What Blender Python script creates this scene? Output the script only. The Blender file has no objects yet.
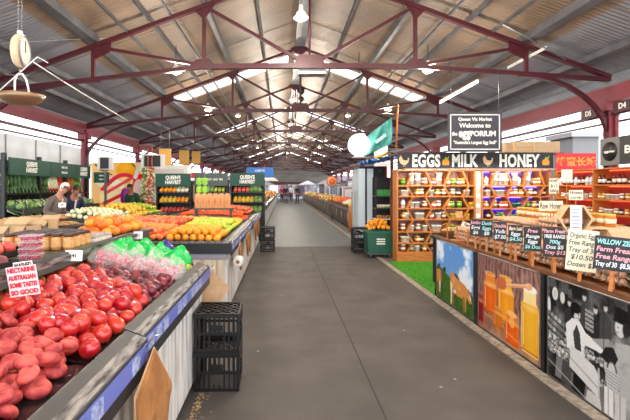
import bpy, bmesh, math, random
import numpy as np
from mathutils import Vector, Matrix, Euler
C = bpy.context.scene.collection
PI = math.pi
R = random.Random(7)

def lin(c):
    out = []
    for v in c[:3]:
        v = v/255.0
        out.append(v/12.92 if v <= 0.04045 else ((v+0.055)/1.055)**2.4)
    return (*out, 1.0)

# ---------------------------------------------------------------- materials
def _new(name):
    m = bpy.data.materials.new(name); m.use_nodes = True
    nt = m.node_tree; b = nt.nodes['Principled BSDF']
    return m, nt, b

def mat(name, c, rough=.6, metal=0, c2=None, scale=8, bump=0, bscale=40, stretch=None, emit=0, rnd=0, coat=0, trans=0, spec=.5, detail=4, lo=.35, hi=.65):
    m, nt, b = _new(name)
    b.inputs['Base Color'].default_value = lin(c)
    b.inputs['Roughness'].default_value = rough
    b.inputs['Metallic'].default_value = metal
    b.inputs['Specular IOR Level'].default_value = spec
    b.inputs['Coat Weight'].default_value = coat
    b.inputs['Transmission Weight'].default_value = trans
    tc = nt.nodes.new('ShaderNodeTexCoord')
    src = tc.outputs['Object']
    if stretch:
        mp = nt.nodes.new('ShaderNodeMapping'); mp.inputs['Scale'].default_value = stretch
        nt.links.new(src, mp.inputs['Vector']); src = mp.outputs['Vector']
    if c2 or rnd:
        col = None
        n = nt.nodes.new('ShaderNodeTexNoise'); n.inputs['Scale'].default_value = scale
        n.inputs['Detail'].default_value = detail
        nt.links.new(src, n.inputs['Vector'])
        mr = nt.nodes.new('ShaderNodeMapRange'); mr.inputs['From Min'].default_value = lo; mr.inputs['From Max'].default_value = hi
        nt.links.new(n.outputs['Fac'], mr.inputs['Value'])
        fac = mr.outputs['Result']
        if rnd:
            oi = nt.nodes.new('ShaderNodeObjectInfo')
            ma = nt.nodes.new('ShaderNodeMath'); ma.operation = 'MULTIPLY_ADD'
            nt.links.new(oi.outputs['Random'], ma.inputs[0]); ma.inputs[1].default_value = rnd; ma.inputs[2].default_value = -rnd/2
            ad = nt.nodes.new('ShaderNodeMath'); ad.operation = 'ADD'; ad.use_clamp = True
            nt.links.new(fac, ad.inputs[0]); nt.links.new(ma.outputs[0], ad.inputs[1]); fac = ad.outputs[0]
            # shift the noise per object
            va = nt.nodes.new('ShaderNodeVectorMath'); va.operation = 'ADD'
            mu = nt.nodes.new('ShaderNodeMath'); mu.operation = 'MULTIPLY'; mu.inputs[1].default_value = 37
            nt.links.new(oi.outputs['Random'], mu.inputs[0])
            nt.links.new(src, va.inputs[0]); nt.links.new(mu.outputs[0], va.inputs[1]); nt.links.new(va.outputs[0], n.inputs['Vector'])
        mx = nt.nodes.new('ShaderNodeMix'); mx.data_type = 'RGBA'
        mx.inputs['A'].default_value = lin(c); mx.inputs['B'].default_value = lin(c2 or c)
        nt.links.new(fac, mx.inputs['Factor'])
        nt.links.new(mx.outputs['Result'], b.inputs['Base Color'])
    if bump:
        n2 = nt.nodes.new('ShaderNodeTexNoise'); n2.inputs['Scale'].default_value = bscale; n2.inputs['Detail'].default_value = 3
        nt.links.new(src, n2.inputs['Vector'])
        bp = nt.nodes.new('ShaderNodeBump'); bp.inputs['Strength'].default_value = bump; bp.inputs['Distance'].default_value = .01
        nt.links.new(n2.outputs['Fac'], bp.inputs['Height']); nt.links.new(bp.outputs['Normal'], b.inputs['Normal'])
    if emit:
        b.inputs['Emission Color'].default_value = lin(c); b.inputs['Emission Strength'].default_value = emit
    return m

def mat_wave(name, c, c2, axis='Y', scale=10, rough=.5, bump=.6, nc=None, metal=0, dist=.02):
    m, nt, b = _new(name)
    b.inputs['Roughness'].default_value = rough; b.inputs['Metallic'].default_value = metal
    tc = nt.nodes.new('ShaderNodeTexCoord')
    w = nt.nodes.new('ShaderNodeTexWave'); w.bands_direction = axis; w.inputs['Scale'].default_value = scale
    nt.links.new(tc.outputs['Object'], w.inputs['Vector'])
    mp = nt.nodes.new('ShaderNodeMapping'); mp.inputs['Scale'].default_value = (.35, .9, .35)
    nt.links.new(tc.outputs['Object'], mp.inputs['Vector'])
    n = nt.nodes.new('ShaderNodeTexNoise'); n.inputs['Scale'].default_value = 1.2; n.inputs['Detail'].default_value = 5
    nt.links.new(mp.outputs['Vector'], n.inputs['Vector'])
    mr = nt.nodes.new('ShaderNodeMapRange'); mr.inputs['From Min'].default_value = .35; mr.inputs['From Max'].default_value = .65
    nt.links.new(n.outputs['Fac'], mr.inputs['Value'])
    mx = nt.nodes.new('ShaderNodeMix'); mx.data_type = 'RGBA'
    mx.inputs['A'].default_value = lin(c); mx.inputs['B'].default_value = lin(c2)
    nt.links.new(mr.outputs['Result'], mx.inputs['Factor'])
    nt.links.new(mx.outputs['Result'], b.inputs['Base Color'])
    bp = nt.nodes.new('ShaderNodeBump'); bp.inputs['Strength'].default_value = bump; bp.inputs['Distance'].default_value = dist
    nt.links.new(w.outputs['Fac'], bp.inputs['Height']); nt.links.new(bp.outputs['Normal'], b.inputs['Normal'])
    return m

def mat_attr(name, rough=.45, coat=.0, spec=.3):
    m, nt, b = _new(name)
    a = nt.nodes.new('ShaderNodeAttribute'); a.attribute_name = 'print'
    nt.links.new(a.outputs['Color'], b.inputs['Base Color'])
    b.inputs['Roughness'].default_value = rough; b.inputs['Coat Weight'].default_value = coat; b.inputs['Specular IOR Level'].default_value = spec
    return m

def mat_emit(name, c, s):
    m, nt, b = _new(name)
    b.inputs['Base Color'].default_value = lin(c)
    b.inputs['Emission Color'].default_value = lin(c); b.inputs['Emission Strength'].default_value = s
    return m

def mat_glassy(name, c, rough=.08, alpha=.3):
    m, nt, b = _new(name)
    b.inputs['Base Color'].default_value = lin(c); b.inputs['Roughness'].default_value = rough
    b.inputs['Alpha'].default_value = alpha
    return m

# ---------------------------------------------------------------- mesh builder
class MB:
    def __init__(s): s.v = []; s.f = []; s.mi = []; s.sm = []
    def add(s, vs, fs, mi=0, smooth=False):
        o = len(s.v); s.v += [tuple(p) for p in vs]
        for f in fs: s.f.append([o+i for i in f]); s.mi.append(mi); s.sm.append(smooth)
        return s
    def box(s, x0, x1, y0, y1, z0, z1, mi=0):
        vs = [(x0,y0,z0),(x1,y0,z0),(x1,y1,z0),(x0,y1,z0),(x0,y0,z1),(x1,y0,z1),(x1,y1,z1),(x0,y1,z1)]
        return s.add(vs, [(0,3,2,1),(4,5,6,7),(0,1,5,4),(1,2,6,5),(2,3,7,6),(3,0,4,7)], mi)
    def rbox(s, x0, x1, y0, y1, z0, z1, b=.01, mi=0):
        # box with bevelled vertical-section edges (octagon profile in all three directions)
        bm = bmesh.new(); bmesh.ops.create_cube(bm, size=1)
        for v in bm.verts: v.co = Vector(((x0+x1)/2+v.co.x*(x1-x0), (y0+y1)/2+v.co.y*(y1-y0), (z0+z1)/2+v.co.z*(z1-z0)))
        bmesh.ops.bevel(bm, geom=bm.edges[:], offset=b, segments=2, affect='EDGES')
        s.frombm(bm, mi); return s
    def frombm(s, bm, mi=0, smooth=False):
        bm.verts.index_update()
        s.add([v.co[:] for v in bm.verts], [[v.index for v in f.verts] for f in bm.faces], mi, smooth); bm.free()
    def bar(s, a, b, w=.05, h=.05, mi=0, up=(0,0,1)):
        a = Vector(a); b = Vector(b); d = (b-a).normalized(); u = Vector(up)
        if abs(d.dot(u)) > .98: u = Vector((0,1,0))
        r = d.cross(u).normalized()*(w/2); t = r.cross(d).normalized()*(h/2)
        vs = [a-r-t,a+r-t,a+r+t,a-r+t,b-r-t,b+r-t,b+r+t,b-r+t]
        return s.add(vs, [(0,1,2,3),(7,6,5,4),(0,4,5,1),(1,5,6,2),(2,6,7,3),(3,7,4,0)], mi)
    def tube(s, pts, r=.01, n=8, mi=0, closed=False, smooth=True):
        pts = [Vector(p) for p in pts]; rs = r if isinstance(r,(list,tuple)) else [r]*len(pts)
        rings = []; N = len(pts); prev = None
        for i, p in enumerate(pts):
            if closed: d = pts[(i+1)%N]-pts[i-1]
            else: d = pts[min(i+1,N-1)]-pts[max(i-1,0)]
            d.normalize()
            u = prev if prev is not None else (Vector((0,0,1)) if abs(d.z) < .9 else Vector((0,1,0)))
            a = d.cross(u).normalized(); u = a.cross(d).normalized(); prev = u
            rings.append([p+(a*math.cos(2*PI*k/n)+u*math.sin(2*PI*k/n))*rs[i] for k in range(n)])
        vs = [v for ring in rings for v in ring]; fs = []
        M = N if closed else N-1
        for i in range(M):
            j = (i+1) % N
            for k in range(n): fs.append((i*n+k, i*n+(k+1)%n, j*n+(k+1)%n, j*n+k))
        if not closed: fs.append(list(range(n))[::-1]); fs.append([(N-1)*n+k for k in range(n)])
        return s.add(vs, fs, mi, smooth)
    def lathe(s, prof, c=(0,0,0), n=16, mi=0, smooth=True, axis='Z', sx=1, sy=1, caps=True):
        # mi may be a list with one index per profile span
        vs = []; m = len(prof)
        for (r, z) in prof:
            for k in range(n):
                a = 2*PI*k/n; p = (r*math.cos(a)*sx, r*math.sin(a)*sy, z)
                if axis == 'X': p = (p[2], p[0], p[1])
                if axis == 'Y': p = (p[0], p[2], p[1])
                vs.append((c[0]+p[0], c[1]+p[1], c[2]+p[2]))
        o = len(s.v); s.v += vs
        def idx(i): return mi[i] if isinstance(mi, (list, tuple)) else mi
        for i in range(m-1):
            for k in range(n):
                f = [o+i*n+k, o+i*n+(k+1)%n, o+(i+1)*n+(k+1)%n, o+(i+1)*n+k]
                if axis == 'Y': f.reverse()
                s.f.append(f); s.mi.append(idx(i)); s.sm.append(smooth)
        if caps:
            if prof[0][0] > 1e-5: s.f.append([o+k for k in range(n)][::-1]); s.mi.append(idx(0)); s.sm.append(False)
            if prof[-1][0] > 1e-5: s.f.append([o+(m-1)*n+k for k in range(n)]); s.mi.append(idx(m-2)); s.sm.append(False)
        return s
    def ball(s, c, r, n=12, m=8, mi=0, sx=1, sy=1, sz=1):
        prof = [(r*math.sin(PI*i/m), -r*sz*math.cos(PI*i/m)) for i in range(m+1)]
        return s.lathe(prof, c, n, mi, True, 'Z', sx, sy)
    def prism(s, poly, plane='XZ', d0=0, d1=.01, mi=0):
        n = len(poly)
        def P(u, v, d): return {'XZ': (u,d,v), 'YZ': (d,u,v), 'XY': (u,v,d)}[plane]
        vs = [P(u,v,d0) for u,v in poly]+[P(u,v,d1) for u,v in poly]
        fs = [list(range(n)), [n+i for i in range(n)][::-1]]+[(i, n+i, n+(i+1)%n, (i+1)%n) for i in range(n)]
        return s.add(vs, fs, mi)
    def build(s, name, mats, parent=None, loc=(0,0,0), rot=(0,0,0), fix=True):
        me = bpy.data.meshes.new(name)
        me.from_pydata(s.v, [], s.f)
        ms = mats if isinstance(mats, (list, tuple)) else [mats]
        for m in ms: me.materials.append(m)
        me.polygons.foreach_set('material_index', s.mi); me.polygons.foreach_set('use_smooth', s.sm)
        if fix:
            bm = bmesh.new(); bm.from_mesh(me)
            bmesh.ops.remove_doubles(bm, verts=bm.verts, dist=1e-5)
            bmesh.ops.recalc_face_normals(bm, faces=bm.faces); bm.to_mesh(me); bm.free()
        me.update()
        o = bpy.data.objects.new(name, me); C.objects.link(o)
        o.location = loc; o.rotation_euler = rot
        if parent is not None: o.parent = parent
        return o

def tag(o, label=None, cat=None, group=None, kind=None):
    if label: o['label'] = label
    if cat: o['category'] = cat
    if group: o['group'] = group
    if kind: o['kind'] = kind
    return o
def empty(name, label, cat, loc=(0,0,0), rz=0, group=None):
    o = bpy.data.objects.new(name, None); C.objects.link(o); o.location = loc; o.rotation_euler = (0,0,rz)
    o.empty_display_size = .05
    return tag(o, label, cat, group)
KIDS = {}
def reg(o):
    """children lists, cached so copying stays cheap"""
    KIDS[o.name] = [c for c in bpy.data.objects if c.parent == o]
    for c in KIDS[o.name]: reg(c)
def dup(o, loc=None, rot=None, scale=None, label=None, group=None, parent=None):
    c = o.copy(); C.objects.link(c)
    if parent is not None: c.parent = parent
    if loc is not None: c.location = loc
    if rot is not None: c.rotation_euler = rot
    if scale is not None: c.scale = (scale,)*3 if isinstance(scale,(int,float)) else scale
    if label: c['label'] = label
    if group: c['group'] = group
    for ch in KIDS.get(o.name, []):
        d = dup(ch, parent=c)
        d.matrix_parent_inverse = ch.matrix_parent_inverse
    if o.name in KIDS: pass
    return c
PLACED = {}
class Proto:
    """first use returns the source itself, later uses copies"""
    def __init__(s, o): s.o = o; s.used = False; reg(o)
    def put(s, loc, rot=(0,0,0), scale=1, label=None, group=None):
        if not s.used:
            s.used = True; o = s.o; o.location = loc; o.rotation_euler = rot
            o.scale = (scale,)*3 if isinstance(scale,(int,float)) else scale
            if label: o['label'] = label
            if group: o['group'] = group
            return o
        return dup(s.o, loc, rot, scale, label, group)
    def all(s): return [o for o in C.objects if o.parent is None and o.name.split('.')[0] == s.o.name.split('.')[0]]
def limit_kind(pr, label, keep=290):
    """keep the nearest ones as objects and pour the rest into one heap"""
    bpy.context.view_layer.update()
    os_ = pr.all(); 
    if len(os_) <= keep: return
    os_.sort(key=lambda o: o.location.y)
    b = MB(); cat = os_[0]['category']; src = os_[0].data; vs0 = [v.co.copy() for v in src.vertices]; fs0 = [list(p.vertices) for p in src.polygons]
    for o in os_[keep:]:
        mw = o.matrix_basis; b.add([mw@v for v in vs0], fs0, 0, True)
        for c in [k for k in o.children]: bpy.data.objects.remove(c)
        bpy.data.objects.remove(o)
    solo(pr.o.name.split('.')[0]+'_heap', b, list(src.materials), label, cat, kind='stuff', fix=False)
def struct(name, mb, m, **k):
    o = mb.build(name, m, **k); o['kind'] = 'structure'; return o
def solo(name, mb, m, label, cat, group=None, kind=None, **k):
    return tag(mb.build(name, m, **k), label, cat, group, kind)

JOBS = []       # curves and skinned figures, turned into meshes in one go at the end
def text(name, body, size, m, parent, loc, rot=(PI/2,0,0), sx=1, ext=.003, off=0, align='CENTER', shear=0, space=1, fit=None):
    cu = bpy.data.curves.new(name, 'FONT'); cu.body = body; cu.size = size; cu.extrude = ext; cu.offset = off
    cu.align_x = align; cu.align_y = 'CENTER'; cu.shear = shear; cu.resolution_u = 3; cu.space_character = space
    t = bpy.data.objects.new('tmp', cu); C.objects.link(t)
    o = bpy.data.objects.new(name, bpy.data.meshes.new(name)); C.objects.link(o)
    o.location = loc; o.rotation_euler = rot; o.scale = (sx,1,1); o.parent = parent
    JOBS.append((t, o, m, fit, False)); return o
def run_jobs():
    bpy.context.view_layer.update(); dg = bpy.context.evaluated_depsgraph_get()
    made = [(bpy.data.meshes.new_from_object(j[0].evaluated_get(dg)), j) for j in JOBS]
    for me, (t, o, m, fit, smooth) in made:
        me.materials.clear(); me.materials.append(m); o.data = me
        if smooth:
            for p in me.polygons: p.use_smooth = True
        if fit and len(me.vertices):
            wd = max(v.co.x for v in me.vertices)-min(v.co.x for v in me.vertices)
            if wd > fit: o.scale = (fit/wd,1,1)
        bpy.data.objects.remove(t)

# ---------------------------------------------------------------- printed pictures, drawn in numpy
class Canvas:
    def __init__(s, w, h, W, H, bg=(255,255,255)):
        s.W, s.H = W, H; s.w, s.h = w, h
        xs = (np.arange(w)+.5)/w*W; ys = (np.arange(h)+.5)/h*H
        s.X, s.Y = np.meshgrid(xs, ys)      # Y from the bottom
        s.img = np.zeros((h, w, 3)); s.img[:] = bg
        s.rs = np.random.RandomState(3)
    def put(s, m, c, a=1.0):
        m = np.clip(m, 0, 1)[..., None]*a
        s.img = s.img*(1-m)+np.array(c, float)*m
    def soft(s, d, e=.004): return np.clip(.5-d/e/2, 0, 1)
    def ell(s, cx, cy, rx, ry, c, a=1, ang=0, e=.004):
        ca, sa = math.cos(ang), math.sin(ang); x = (s.X-cx)*ca+(s.Y-cy)*sa; y = -(s.X-cx)*sa+(s.Y-cy)*ca
        d = (np.sqrt((x/rx)**2+(y/ry)**2)-1)*min(rx, ry); s.put(s.soft(d, e), c, a)
    def poly(s, pts, c, a=1, e=.004):
        X, Y = s.X, s.Y; ins = np.zeros(X.shape, bool); n = len(pts)
        for i in range(n):
            x0,y0 = pts[i]; x1,y1 = pts[(i+1)%n]
            if y0 == y1: continue
            cond = ((Y > min(y0,y1)) & (Y <= max(y0,y1)))
            xi = x0+(Y-y0)*(x1-x0)/(y1-y0)
            ins ^= (cond & (X < xi))
        s.put(ins.astype(float), c, a)
    def line(s, x0, y0, x1, y1, w, c, a=1):
        dx, dy = x1-x0, y1-y0; L = dx*dx+dy*dy+1e-9
        t = np.clip(((s.X-x0)*dx+(s.Y-y0)*dy)/L, 0, 1)
        d = np.hypot(s.X-x0-t*dx, s.Y-y0-t*dy)-w/2; s.put(s.soft(d), c, a)
    def noise(s, sc, octs=4, seed=0):
        rs = np.random.RandomState(seed); out = np.zeros(s.X.shape); amp = 1; tot = 0
        for o in range(octs):
            k = sc*2**o; gw, gh = int(s.W*k)+3, int(s.H*k)+3; g = rs.rand(gh, gw)
            fx = s.X*k; fy = s.Y*k; ix = fx.astype(int); iy = fy.astype(int); fx = fx-ix; fy = fy-iy
            fx = fx*fx*(3-2*fx); fy = fy*fy*(3-2*fy)
            v = (g[iy,ix]*(1-fx)+g[iy,ix+1]*fx)*(1-fy)+(g[iy+1,ix]*(1-fx)+g[iy+1,ix+1]*fx)*fy
            out += v*amp; tot += amp; amp *= .5
        return out/tot
    def mesh(s, name, m, parent, loc, rot):
        w, h = s.w, s.h
        gx = np.linspace(0, s.W, w); gy = np.linspace(0, s.H, h); X, Y = np.meshgrid(gx, gy)
        co = np.stack([X, np.zeros_like(X), Y], -1).reshape(-1, 3)
        i = np.arange(w*h).reshape(h, w)
        f = np.stack([i[:-1,:-1], i[:-1,1:], i[1:,1:], i[1:,:-1]], -1).reshape(-1, 4)
        me = bpy.data.meshes.new(name)
        me.vertices.add(w*h); me.vertices.foreach_set('co', co.ravel())
        me.loops.add(f.size); me.polygons.add(len(f))
        me.loops.foreach_set('vertex_index', f.ravel().astype('i'))
        me.polygons.foreach_set('loop_start', np.arange(0, f.size, 4, dtype='i'))
        me.update(calc_edges=True)
        c = np.clip(s.img/255, 0, 1); c = np.where(c <= .04045, c/12.92, ((c+.055)/1.055)**2.4)
        at = me.color_attributes.new('print', 'FLOAT_COLOR', 'POINT')
        at.data.foreach_set('color', np.concatenate([c, np.ones((h, w, 1))], -1).ravel().astype('f'))
        me.materials.append(m); me.validate()
        o = bpy.data.objects.new(name, me); C.objects.link(o); o.location = loc; o.rotation_euler = rot; o.parent = parent
        return o

# ---------------------------------------------------------------- skinned figures
def skin(name, joints, edges, m, parent=None, root=0, sub=2):
    me = bpy.data.meshes.new(name); me.from_pydata([j[0] for j in joints], edges, [])
    t = bpy.data.objects.new('tmp', me); C.objects.link(t)
    t.modifiers.new('s', 'SKIN'); t.modifiers.new('u', 'SUBSURF').levels = sub
    for i, j in enumerate(joints):
        r = j[1]; me.skin_vertices[0].data[i].radius = r if isinstance(r, tuple) else (r, r)
        me.skin_vertices[0].data[i].use_root = (i == root)
    o = bpy.data.objects.new(name, bpy.data.meshes.new(name)); C.objects.link(o)
    if parent is not None: o.parent = parent
    JOBS.append((t, o, m, None, True)); return o

M = {}
def MM(key, *a, **k): M[key] = mat(key, *a, **k); return M[key]
MM('asphalt', (72,67,64), rough=.62, c2=(88,82,78), scale=2.2, bump=.5, bscale=160, spec=.4)
MM('maroon', (78,14,27), rough=.42, c2=(62,11,22), scale=3)
MM('fascia', (136,48,62), rough=.5, c2=(120,42,54), scale=2)
MM('purlin', (112,112,116), rough=.45, metal=.3, c2=(92,92,96), scale=3)
MM('white', (232,230,226), rough=.5)
MM('card', (246,244,238), rough=.6)
MM('black', (22,22,24), rough=.45)
MM('rubber', (30,30,32), rough=.7)
MM('blackplastic', (20,20,22), rough=.38)
MM('railmetal', (166,162,158), rough=.26, metal=.35, c2=(70,68,68), scale=9, stretch=(6,1,6))
MM('raildark', (46,46,48), rough=.4)
MM('tierdark', (66,68,66), rough=.45)
MM('concrete', (176,164,150), rough=.85, c2=(128,118,108), scale=22, bump=.4)
MM('outground', (190,186,180), rough=.9)
MM('shelfwood', (206,128,58), rough=.5, c2=(182,104,42), scale=5, stretch=(1,8,8))
MM('lightwood', (222,190,148), rough=.6, c2=(206,170,126), scale=5, stretch=(8,1,8))
MM('brownwood', (120,72,40), rough=.6, c2=(92,54,30), scale=5, stretch=(8,1,1))
MM('kraft', (206,168,128), rough=.8, c2=(194,154,112), scale=14, bump=.2, bscale=20)
MM('cardboard', (206,178,140), rough=.8, c2=(194,164,126), scale=6)
MM('signgreen', (14,74,58), rough=.5)
MM('cartgreen', (20,84,66), rough=.45)
MM('text', (244,242,236), rough=.6)
MM('textblack', (26,24,24), rough=.6)
MM('textred', (206,30,52), rough=.6)
MM('chrome', (200,200,200), rough=.2, metal=1)
MM('steel', (150,150,148), rough=.35, metal=.9)
# ================================================================= setting
RX = .53                                   # ridge
NT = 11; T0, TS = 8.75, 5.0                # trusses along the aisle
YN, YF = -1.5, 62
M['roof'] = mat_wave('roof_sheet', (124,110,98), (158,132,110), 'Y', 3.2, .45, .55, dist=.02)
M['roofside'] = mat_wave('roof_sheet_eave', (126,126,136), (144,144,152), 'Y', 3.2, .45, .55, dist=.02)
def roof_h(off): return 6.12 - off*.364

fl = MB().box(-16, 22, -2, 75, -.3, 0); struct('floor', fl, M['outground'])
# aisle paving
_as = MB().box(-7.2, 2.0, -1.6, 66, 0, .006); struct('trim_1', _as, M['asphalt'])
sl = MB().box(2.10, 8, -1.6, 66, 0, .006)
struct('trim_2', sl, mat('slab', (98,90,84), rough=.8, c2=(120,112,104), scale=3))
kb = MB()
y = -1.6
while y < 66:
    kb.box(2.0, 2.10, y, y+.985, 0, .014); y += 1.0
struct('trim_3', kb, M['concrete'])
sm = MB()
for i in range(60): sm.box(.66, .672, -1.5+i*1.1, -1.5+i*1.1+1.09, .006, .0075)
struct('trim_4', sm, mat('seam', (52,50,50), rough=.8))
# bluer, lighter and smoother strip further down the aisle
rs = MB().box(-.64, 1.99, 11.2, 66, .006, .0085)
struct('trim_5', rs, mat('aisle_far_grey', (84,89,89), rough=.5, c2=(94,99,99), scale=2, bump=.3, bscale=120))

# roof planes with the skylight strips cut out
SKY = [(14.9,15.95),(24.6,25.9),(34.8,36.4),(44.8,46.6),(54.8,56.8)]
rows = [YN]+[v for s in SKY for v in s]+[YF]
for side, nm in ((-1,'left'),(1,'right')):
    rb = MB(); EA = 6.95 if side < 0 else 6.7
    offs = [0, .35, 4.25, 4.75, EA]
    for i in range(len(rows)-1):
        hole = i % 2 == 1
        for j in range(4):
            if hole and j == 1: continue
            a, b_ = offs[j], offs[j+1]; mi = 0 if j < 3 else 1
            y0, y1 = rows[i], rows[i+1]
            vs = [(RX+side*a,y0,roof_h(a)),(RX+side*b_,y0,roof_h(b_)),(RX+side*b_,y1,roof_h(b_)),(RX+side*a,y1,roof_h(a))]
            vs += [(v[0],v[1],v[2]+.05) for v in vs]
            rb.add(vs, [(0,1,2,3),(7,6,5,4),(0,4,5,1),(1,5,6,2),(2,6,7,3),(3,7,4,0)], mi)
    struct('ceiling_'+nm, rb, [M['roof'], M['roofside']])
    m, nt, b = _new('skylight_'+nm)
    tl = nt.nodes.new('ShaderNodeBsdfTranslucent'); tl.inputs['Color'].default_value = (.97,.98,1,1)
    tp = nt.nodes.new('ShaderNodeBsdfTransparent'); ms = nt.nodes.new('ShaderNodeMixShader'); ms.inputs[0].default_value = .96
    nt.links.new(tl.outputs[0], ms.inputs[1]); nt.links.new(tp.outputs[0], ms.inputs[2])
    nt.links.new(ms.outputs[0], nt.nodes['Material Output'].inputs['Surface'])
    for k, (y0, y1) in enumerate(SKY):
        w = MB(); a, b_ = .33, 4.27
        w.add([(RX+side*a,y0-.02,roof_h(a)+.03),(RX+side*b_,y0-.02,roof_h(b_)+.03),(RX+side*b_,y1+.02,roof_h(b_)+.03),(RX+side*a,y1+.02,roof_h(a)+.03)], [(0,1,2,3)])
        struct('window_%d' % (k*2+(1 if side < 0 else 2)), w, m)
# sheet lap seams, purlins and long channels under the roof
def along(off, side, w, h, drop, name, m, y0=YN, y1=YF):
    b = MB(); z = roof_h(off)-drop
    b.bar((RX+side*off,y0,z),(RX+side*off,y1,z), w, h)
    return struct(name, b, m)
k = 6
for side in (-1,1):
    for off, w, h, d in ((4.3,.20,.15,.10),(2.12,.10,.14,.09),(3.2,.05,.10,.07),(1.1,.05,.10,.07),(5.5,.14,.12,.08),(3.62,.04,.05,.2),(2.75,.04,.05,.2),(6.1,.07,.1,.08)):
        along(off, side, w, h, d, 'trim_%d' % k, M['purlin']); k += 1
along(0, 1, .30, .16, .14, 'trim_%d' % k, M['purlin']); k += 1
lap = MB()
y = YN+1
while y < YF:
    for side in (-1,1):
        if not any(s0-.1 < y < s1+.1 for s0, s1 in SKY):
            lap.bar((RX+side*.2,y,roof_h(.2)-.012),(RX+side*6.6,y,roof_h(6.6)-.012), .03, .006)
    y += 2.5
struct('trim_%d' % k, lap, mat('lap', (126,112,100), rough=.5)); k += 1
# eave beams, gutters and door tracks along both sides
XL, XR = -6.2, 6.5
for X, s in ((XL,-1),(XR,1)):
    struct('trim_%d' % k, MB().box(X-.09, X+.09, YN, YF, 3.18, 3.50), M['fascia']); k += 1
    struct('trim_%d' % k, MB().box(X+s*.1, X+s*.32, YN, YF, 3.46, 3.60), mat('gutter'+str(k), (120,118,120), rough=.5)); k += 1
    struct('trim_%d' % k, MB().box(X-.03, X+.03, YN, YF, 2.93, 2.99).box(X+s*.12, X+s*.16, YN, YF, 2.80, 2.84), M['maroon']); k += 1
# far end of the shed
fw = MB().box(-6.4, 6.8, YF, YF+.2, 2.35, 2.5).prism([(-6.4,2.5),(6.8,2.5),(6.8,4.01),(RX,6.2),(-6.4,4.01)], 'XZ', YF+.02, YF+.12)
struct('wall_back', fw, mat('endwall', (176,172,164), rough=.7, c2=(150,146,140), scale=.6, stretch=(1,1,6)))
struct('trim_%d' % k, MB().box(-6.4, 6.8, YF-.3, YF-.1, 1.95, 2.35), mat('endband', (112,84,78), rough=.7)); k += 1

# roof trusses: left and right half mirror about the ridge
def make_truss(label):
    T = empty('roof_truss', label, 'roof truss', (RX, 0, 0))
    rf = lambda o: roof_h(o)-.24
    n1, n2 = 2.1, 4.3
    zc = 3.93
    for s, E in ((-1,6.73),(1,5.97)):
        MB().bar((0,0,rf(0)),(s*E,0,rf(E)), .08, .10, up=(0,1,0)).build('rafter', M['maroon'], T)
        lc = MB().bar((0,0,zc),(s*n1,0,zc-.02), .10, .10).bar((s*n1,0,zc-.02),(s*E,0,rf(E)-.05), .08, .08)
        lc.build('lower_chord', M['maroon'], T)
        MB().bar((s*n1,0,rf(n1)),(s*n1,0,zc-.02), .07, .07).build('post', M['maroon'], T)
        zo = zc-.02+(rf(E)-.05-zc+.02)*(n2-n1)/(E-n1)
        MB().bar((s*n2,0,rf(n2)),(s*n2,0,zo), .07, .07).build('post', M['maroon'], T)
        MB().bar((s*n1,0,rf(n1)),(0,0,zc), .06, .07, up=(0,1,0)).build('brace', M['maroon'], T)
        MB().bar((s*n2,0,rf(n2)),(s*n1,0,zc), .06, .06, up=(0,1,0)).build('brace', M['maroon'], T)
        MB().prism([(s*(n2-.02),rf(n2)+.02),(s*(n2-.36),rf(n2)+.08),(s*(n2-.34),rf(n2)-.10),(s*(n2-.02),rf(n2)-.26)], 'XZ', -.02, .02).build('gusset_plate', M['maroon'], T)
        MB().prism([(s*(n1-.28),rf(n1)+.12),(s*(n1+.22),rf(n1)-.06),(s*(n1+.03),rf(n1)-.25),(s*(n1-.05),rf(n1)-.2)], 'XZ', -.02, .02).build('gusset_plate', M['maroon'], T)
        MB().prism([(s*(n1-.30),zc-.06),(s*(n1+.34),zc-.07),(s*(n1+.16),zc+.12),(s*(n1-.1),zc+.14)], 'XZ', -.025, .025).build('gusset_plate', M['maroon'], T)
        # curved knee bracket down to the column
        X1 = (XL if s < 0 else XR)-RX; pts = []
        x0 = s*(n2-.15)
        for i in range(9):
            a = PI/2*i/8
            pts.append((x0+(X1-x0)*math.sin(a), 0, zo-.02-1.4*(1-math.cos(a))))
        kb = MB()
        for a, b in zip(pts, pts[1:]): kb.bar(a, b, .07, .09, up=(0,1,0))
        kb.build('knee_bracket', M['maroon'], T)
    MB().prism([(-.22,zc+.22),(.22,zc+.22),(.34,zc-.04),(-.34,zc-.04)], 'XZ', -.03, .03).build('gusset_plate', M['maroon'], T)
    MB().prism([(-.3,rf(0)-.02),(0,rf(0)+.1),(.3,rf(0)-.02),(.08,rf(0)-.2),(-.08,rf(0)-.2)], 'XZ', -.03, .03).build('gusset_plate', M['maroon'], T)
    MB().tube([(0,0,rf(0)),(0,0,zc)], .022, 8).build('king_rod', M['maroon'], T)
    return T
ORD = ['first','second','third','fourth','fifth','sixth','seventh','eighth','ninth','tenth','eleventh']
tr = Proto(make_truss('x'))
for i in range(NT):
    tr.put((RX, T0+TS*i, 0), label='maroon steel roof truss spanning the shed, %s from the camera' % ORD[i], group='maroon roof trusses')

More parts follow.
